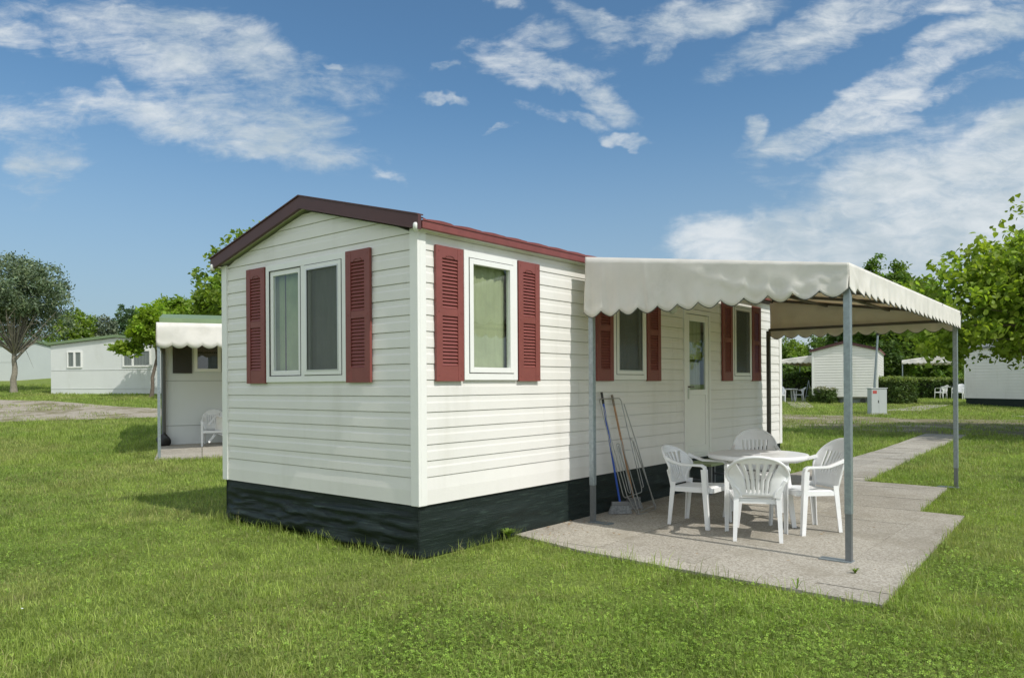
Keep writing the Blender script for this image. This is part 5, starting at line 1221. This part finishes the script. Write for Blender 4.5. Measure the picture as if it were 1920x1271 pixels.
# red-roofed home on the right: same build as the main one, end wall towards us
r1 = thing('mobile_home', 'far white mobile home with a dark red roof, its windowless end wall towards us', 'mobile home', (-5.42, 37.25, .40), R(11.5))
build_home(r1, L=8.0, zb=.36, ze=2.74, z0=.5, detail=False)
M = MB(); M.box(-3.0, -.06, .08, .12, .02, .34); M.v = [(x, y + .1, z) for x, y, z in M.v]; M.build('grey_skirt', pmat('grey_skirt', (.18, .20, .21), .6, var=.1), r1)
M = MB(); M.tube([(-.7, .06, .14), (-.7, .16, .14)], .13, 16); M.build('wheel', M_GASKET, r1)
a1_ = small_awning('awning', 'pale awning on the left side of the red-roofed far home', (-8.75, 45.3, .45), R(11.5) - R(90), 7.6, 3.2, 2.75, 2.35, 2.1, 24, 11, -.05)
# white home at the far right edge
r2 = thing('mobile_home', 'far white home on dark sheeting at the right edge, under the large-leaved tree', 'mobile home', (4.6, 33.6, .30), math.atan2(-.62, .80)); 
before = set(COL.objects); build_home(r2, W=3.13, L=8.0, zb=.40, ze=2.78, z0=.55, detail=False, roofm=pmat('roof_grey', (.22, .23, .22), .6, var=.1))
for o in set(COL.objects) - before:                       # turned so that its long left wall is towards us
    for v in o.data.vertices: x, y = v.co.x, v.co.y; v.co.x, v.co.y = -y, x + 3.13
M = MB(); M.box(-7.96, -.04, .03, .06, -.05, .41); M.v = [(x + .12 * 0, y - .02, z) for x, y, z in M.v]; M.build('skirt', M_TARP, r2)
a2_ = small_awning('awning', 'pale awning with thin posts left of the far right home, over shaded chairs', (at(1797, 0, 45)[0] - 1.0, at(1797, 0, 45)[1] + 4.9, .5), R(-78.5), 5.0, 3.0, 2.75, 2.35, 2.1, 16, 10, -.05)

# utility cabinet with leaning lamp post
cb = thing('utility_cabinet', 'pale grey utility cabinet with a small red label, standing on the grass past the road', 'cabinet', (-3.10, 27.6, .20), R(40))
M = MB(); M.box(-.42, .42, -.20, .20, -.05, .06); M.build('plinth', pmat('plinth_concrete', (.35, .34, .31), .9), cb)
M = MB(); M.box(-.31, .31, -.16, .16, .06, 1.05); M.build('cabinet_body', pmat('cabinet_grey', (.44, .47, .48), .45, var=.04), cb, bevel=.008)
M = MB(); M.box(-.335, .335, -.185, .185, 1.051, 1.085); M.build('lid', pmat('cabinet_grey', (.44, .47, .48), .45), cb, bevel=.006)
M = MB(); M.box(-.295, -.012, -.168, -.1605, .09, 1.03); M.build('door', pmat('cabinet_door', (.47, .50, .51), .45), cb)
M = MB(); M.box(-.005, .295, -.168, -.1605, .09, 1.03); M.build('door', pmat('cabinet_door', (.47, .50, .51), .45), cb)
M = MB(); M.box(-.25, -.09, -.173, -.1685, .86, .98); M.build('warning_label', pmat('red_label', (.45, .08, .07), .5), cb)
M = MB(); M.box(-.035, -.015, -.182, -.1685, .50, .60); M.build('door_handle', M_GASKET, cb)
lp = thing('lamp_post', 'thin grey lamp post with a white globe, leaning slightly behind the utility cabinet', 'lamp post', (-3.45, 28.6, .22))
M = MB(); M.tube([(0, 0, -.1), (.02, 0, 1.2), (.13, .08, 3.2)], [.05, .05, .035], 10); M.build('pole', M_STEEL, lp)
M = MB(); M.tube([(.13, .08, 3.2), (.132, .081, 3.28)], .065, 12); M.build('collar', M_GASKET, lp)
M = MB(); M.lathe([(0, 3.27), (.07, 3.28), (.15, 3.36), (.17, 3.45), (.14, 3.56), (.06, 3.62), (0, 3.63)], 20, (.135, .083)); M.build('lamp_globe', pmat('opal_globe', (.72, .72, .68), .35), lp)

# chairs and tables under the far awnings
def far_chair(loc, rz, lab, k=ch1):
    c_ = copy_tree(k); tag(c_, lab, group=CG2); c_.location = loc; c_.rotation_euler = (0, 0, rz); return c_
def far_table(x, y, z, lab): c_ = copy_tree(tb); tag(c_, lab, group='white plastic tables under the far awnings'); c_.location = (x, y, z); return c_
fx = lambda px, D: at(px, 0, D)
p = fx(1462, 41); far_chair(p, R(200), 'shaded white chair at the left, under the far left awning', ch3)
p = fx(1497, 42); far_chair(p, R(120), 'shaded white chair right of the table, under the far left awning')
p = fx(1478, 42); far_table(*p, 'shaded white table under the far left awning')
p = fx(1764, 44.4); far_chair(p, R(70), 'shaded white chair left of the post, under the far right awning')
p = fx(1797, 43.6); far_chair(p, R(170), 'shaded white chair beside the far right home', ch3)
p = fx(1778, 44.9); far_table(*p, 'shaded white table under the far right awning')
rk = thing('drying_rack', 'small folded rack leaning in shade beside the red-roofed home', 'drying rack', fx(1512, 41.2))
M = MB(); M.tube([(-.1, 0, 0), (.12, 0, 1.2)], .015, 6); M.build('leg', M_STEEL, rk); M = MB(); M.tube([(.25, 0, 0), (.12, .02, 1.2)], .015, 6); M.build('leg', M_STEEL, rk); M = MB(); M.tube([(-.05, 0, .35), (.2, 0, .35)], .012, 6); M.build('crossbar', M_STEEL, rk)
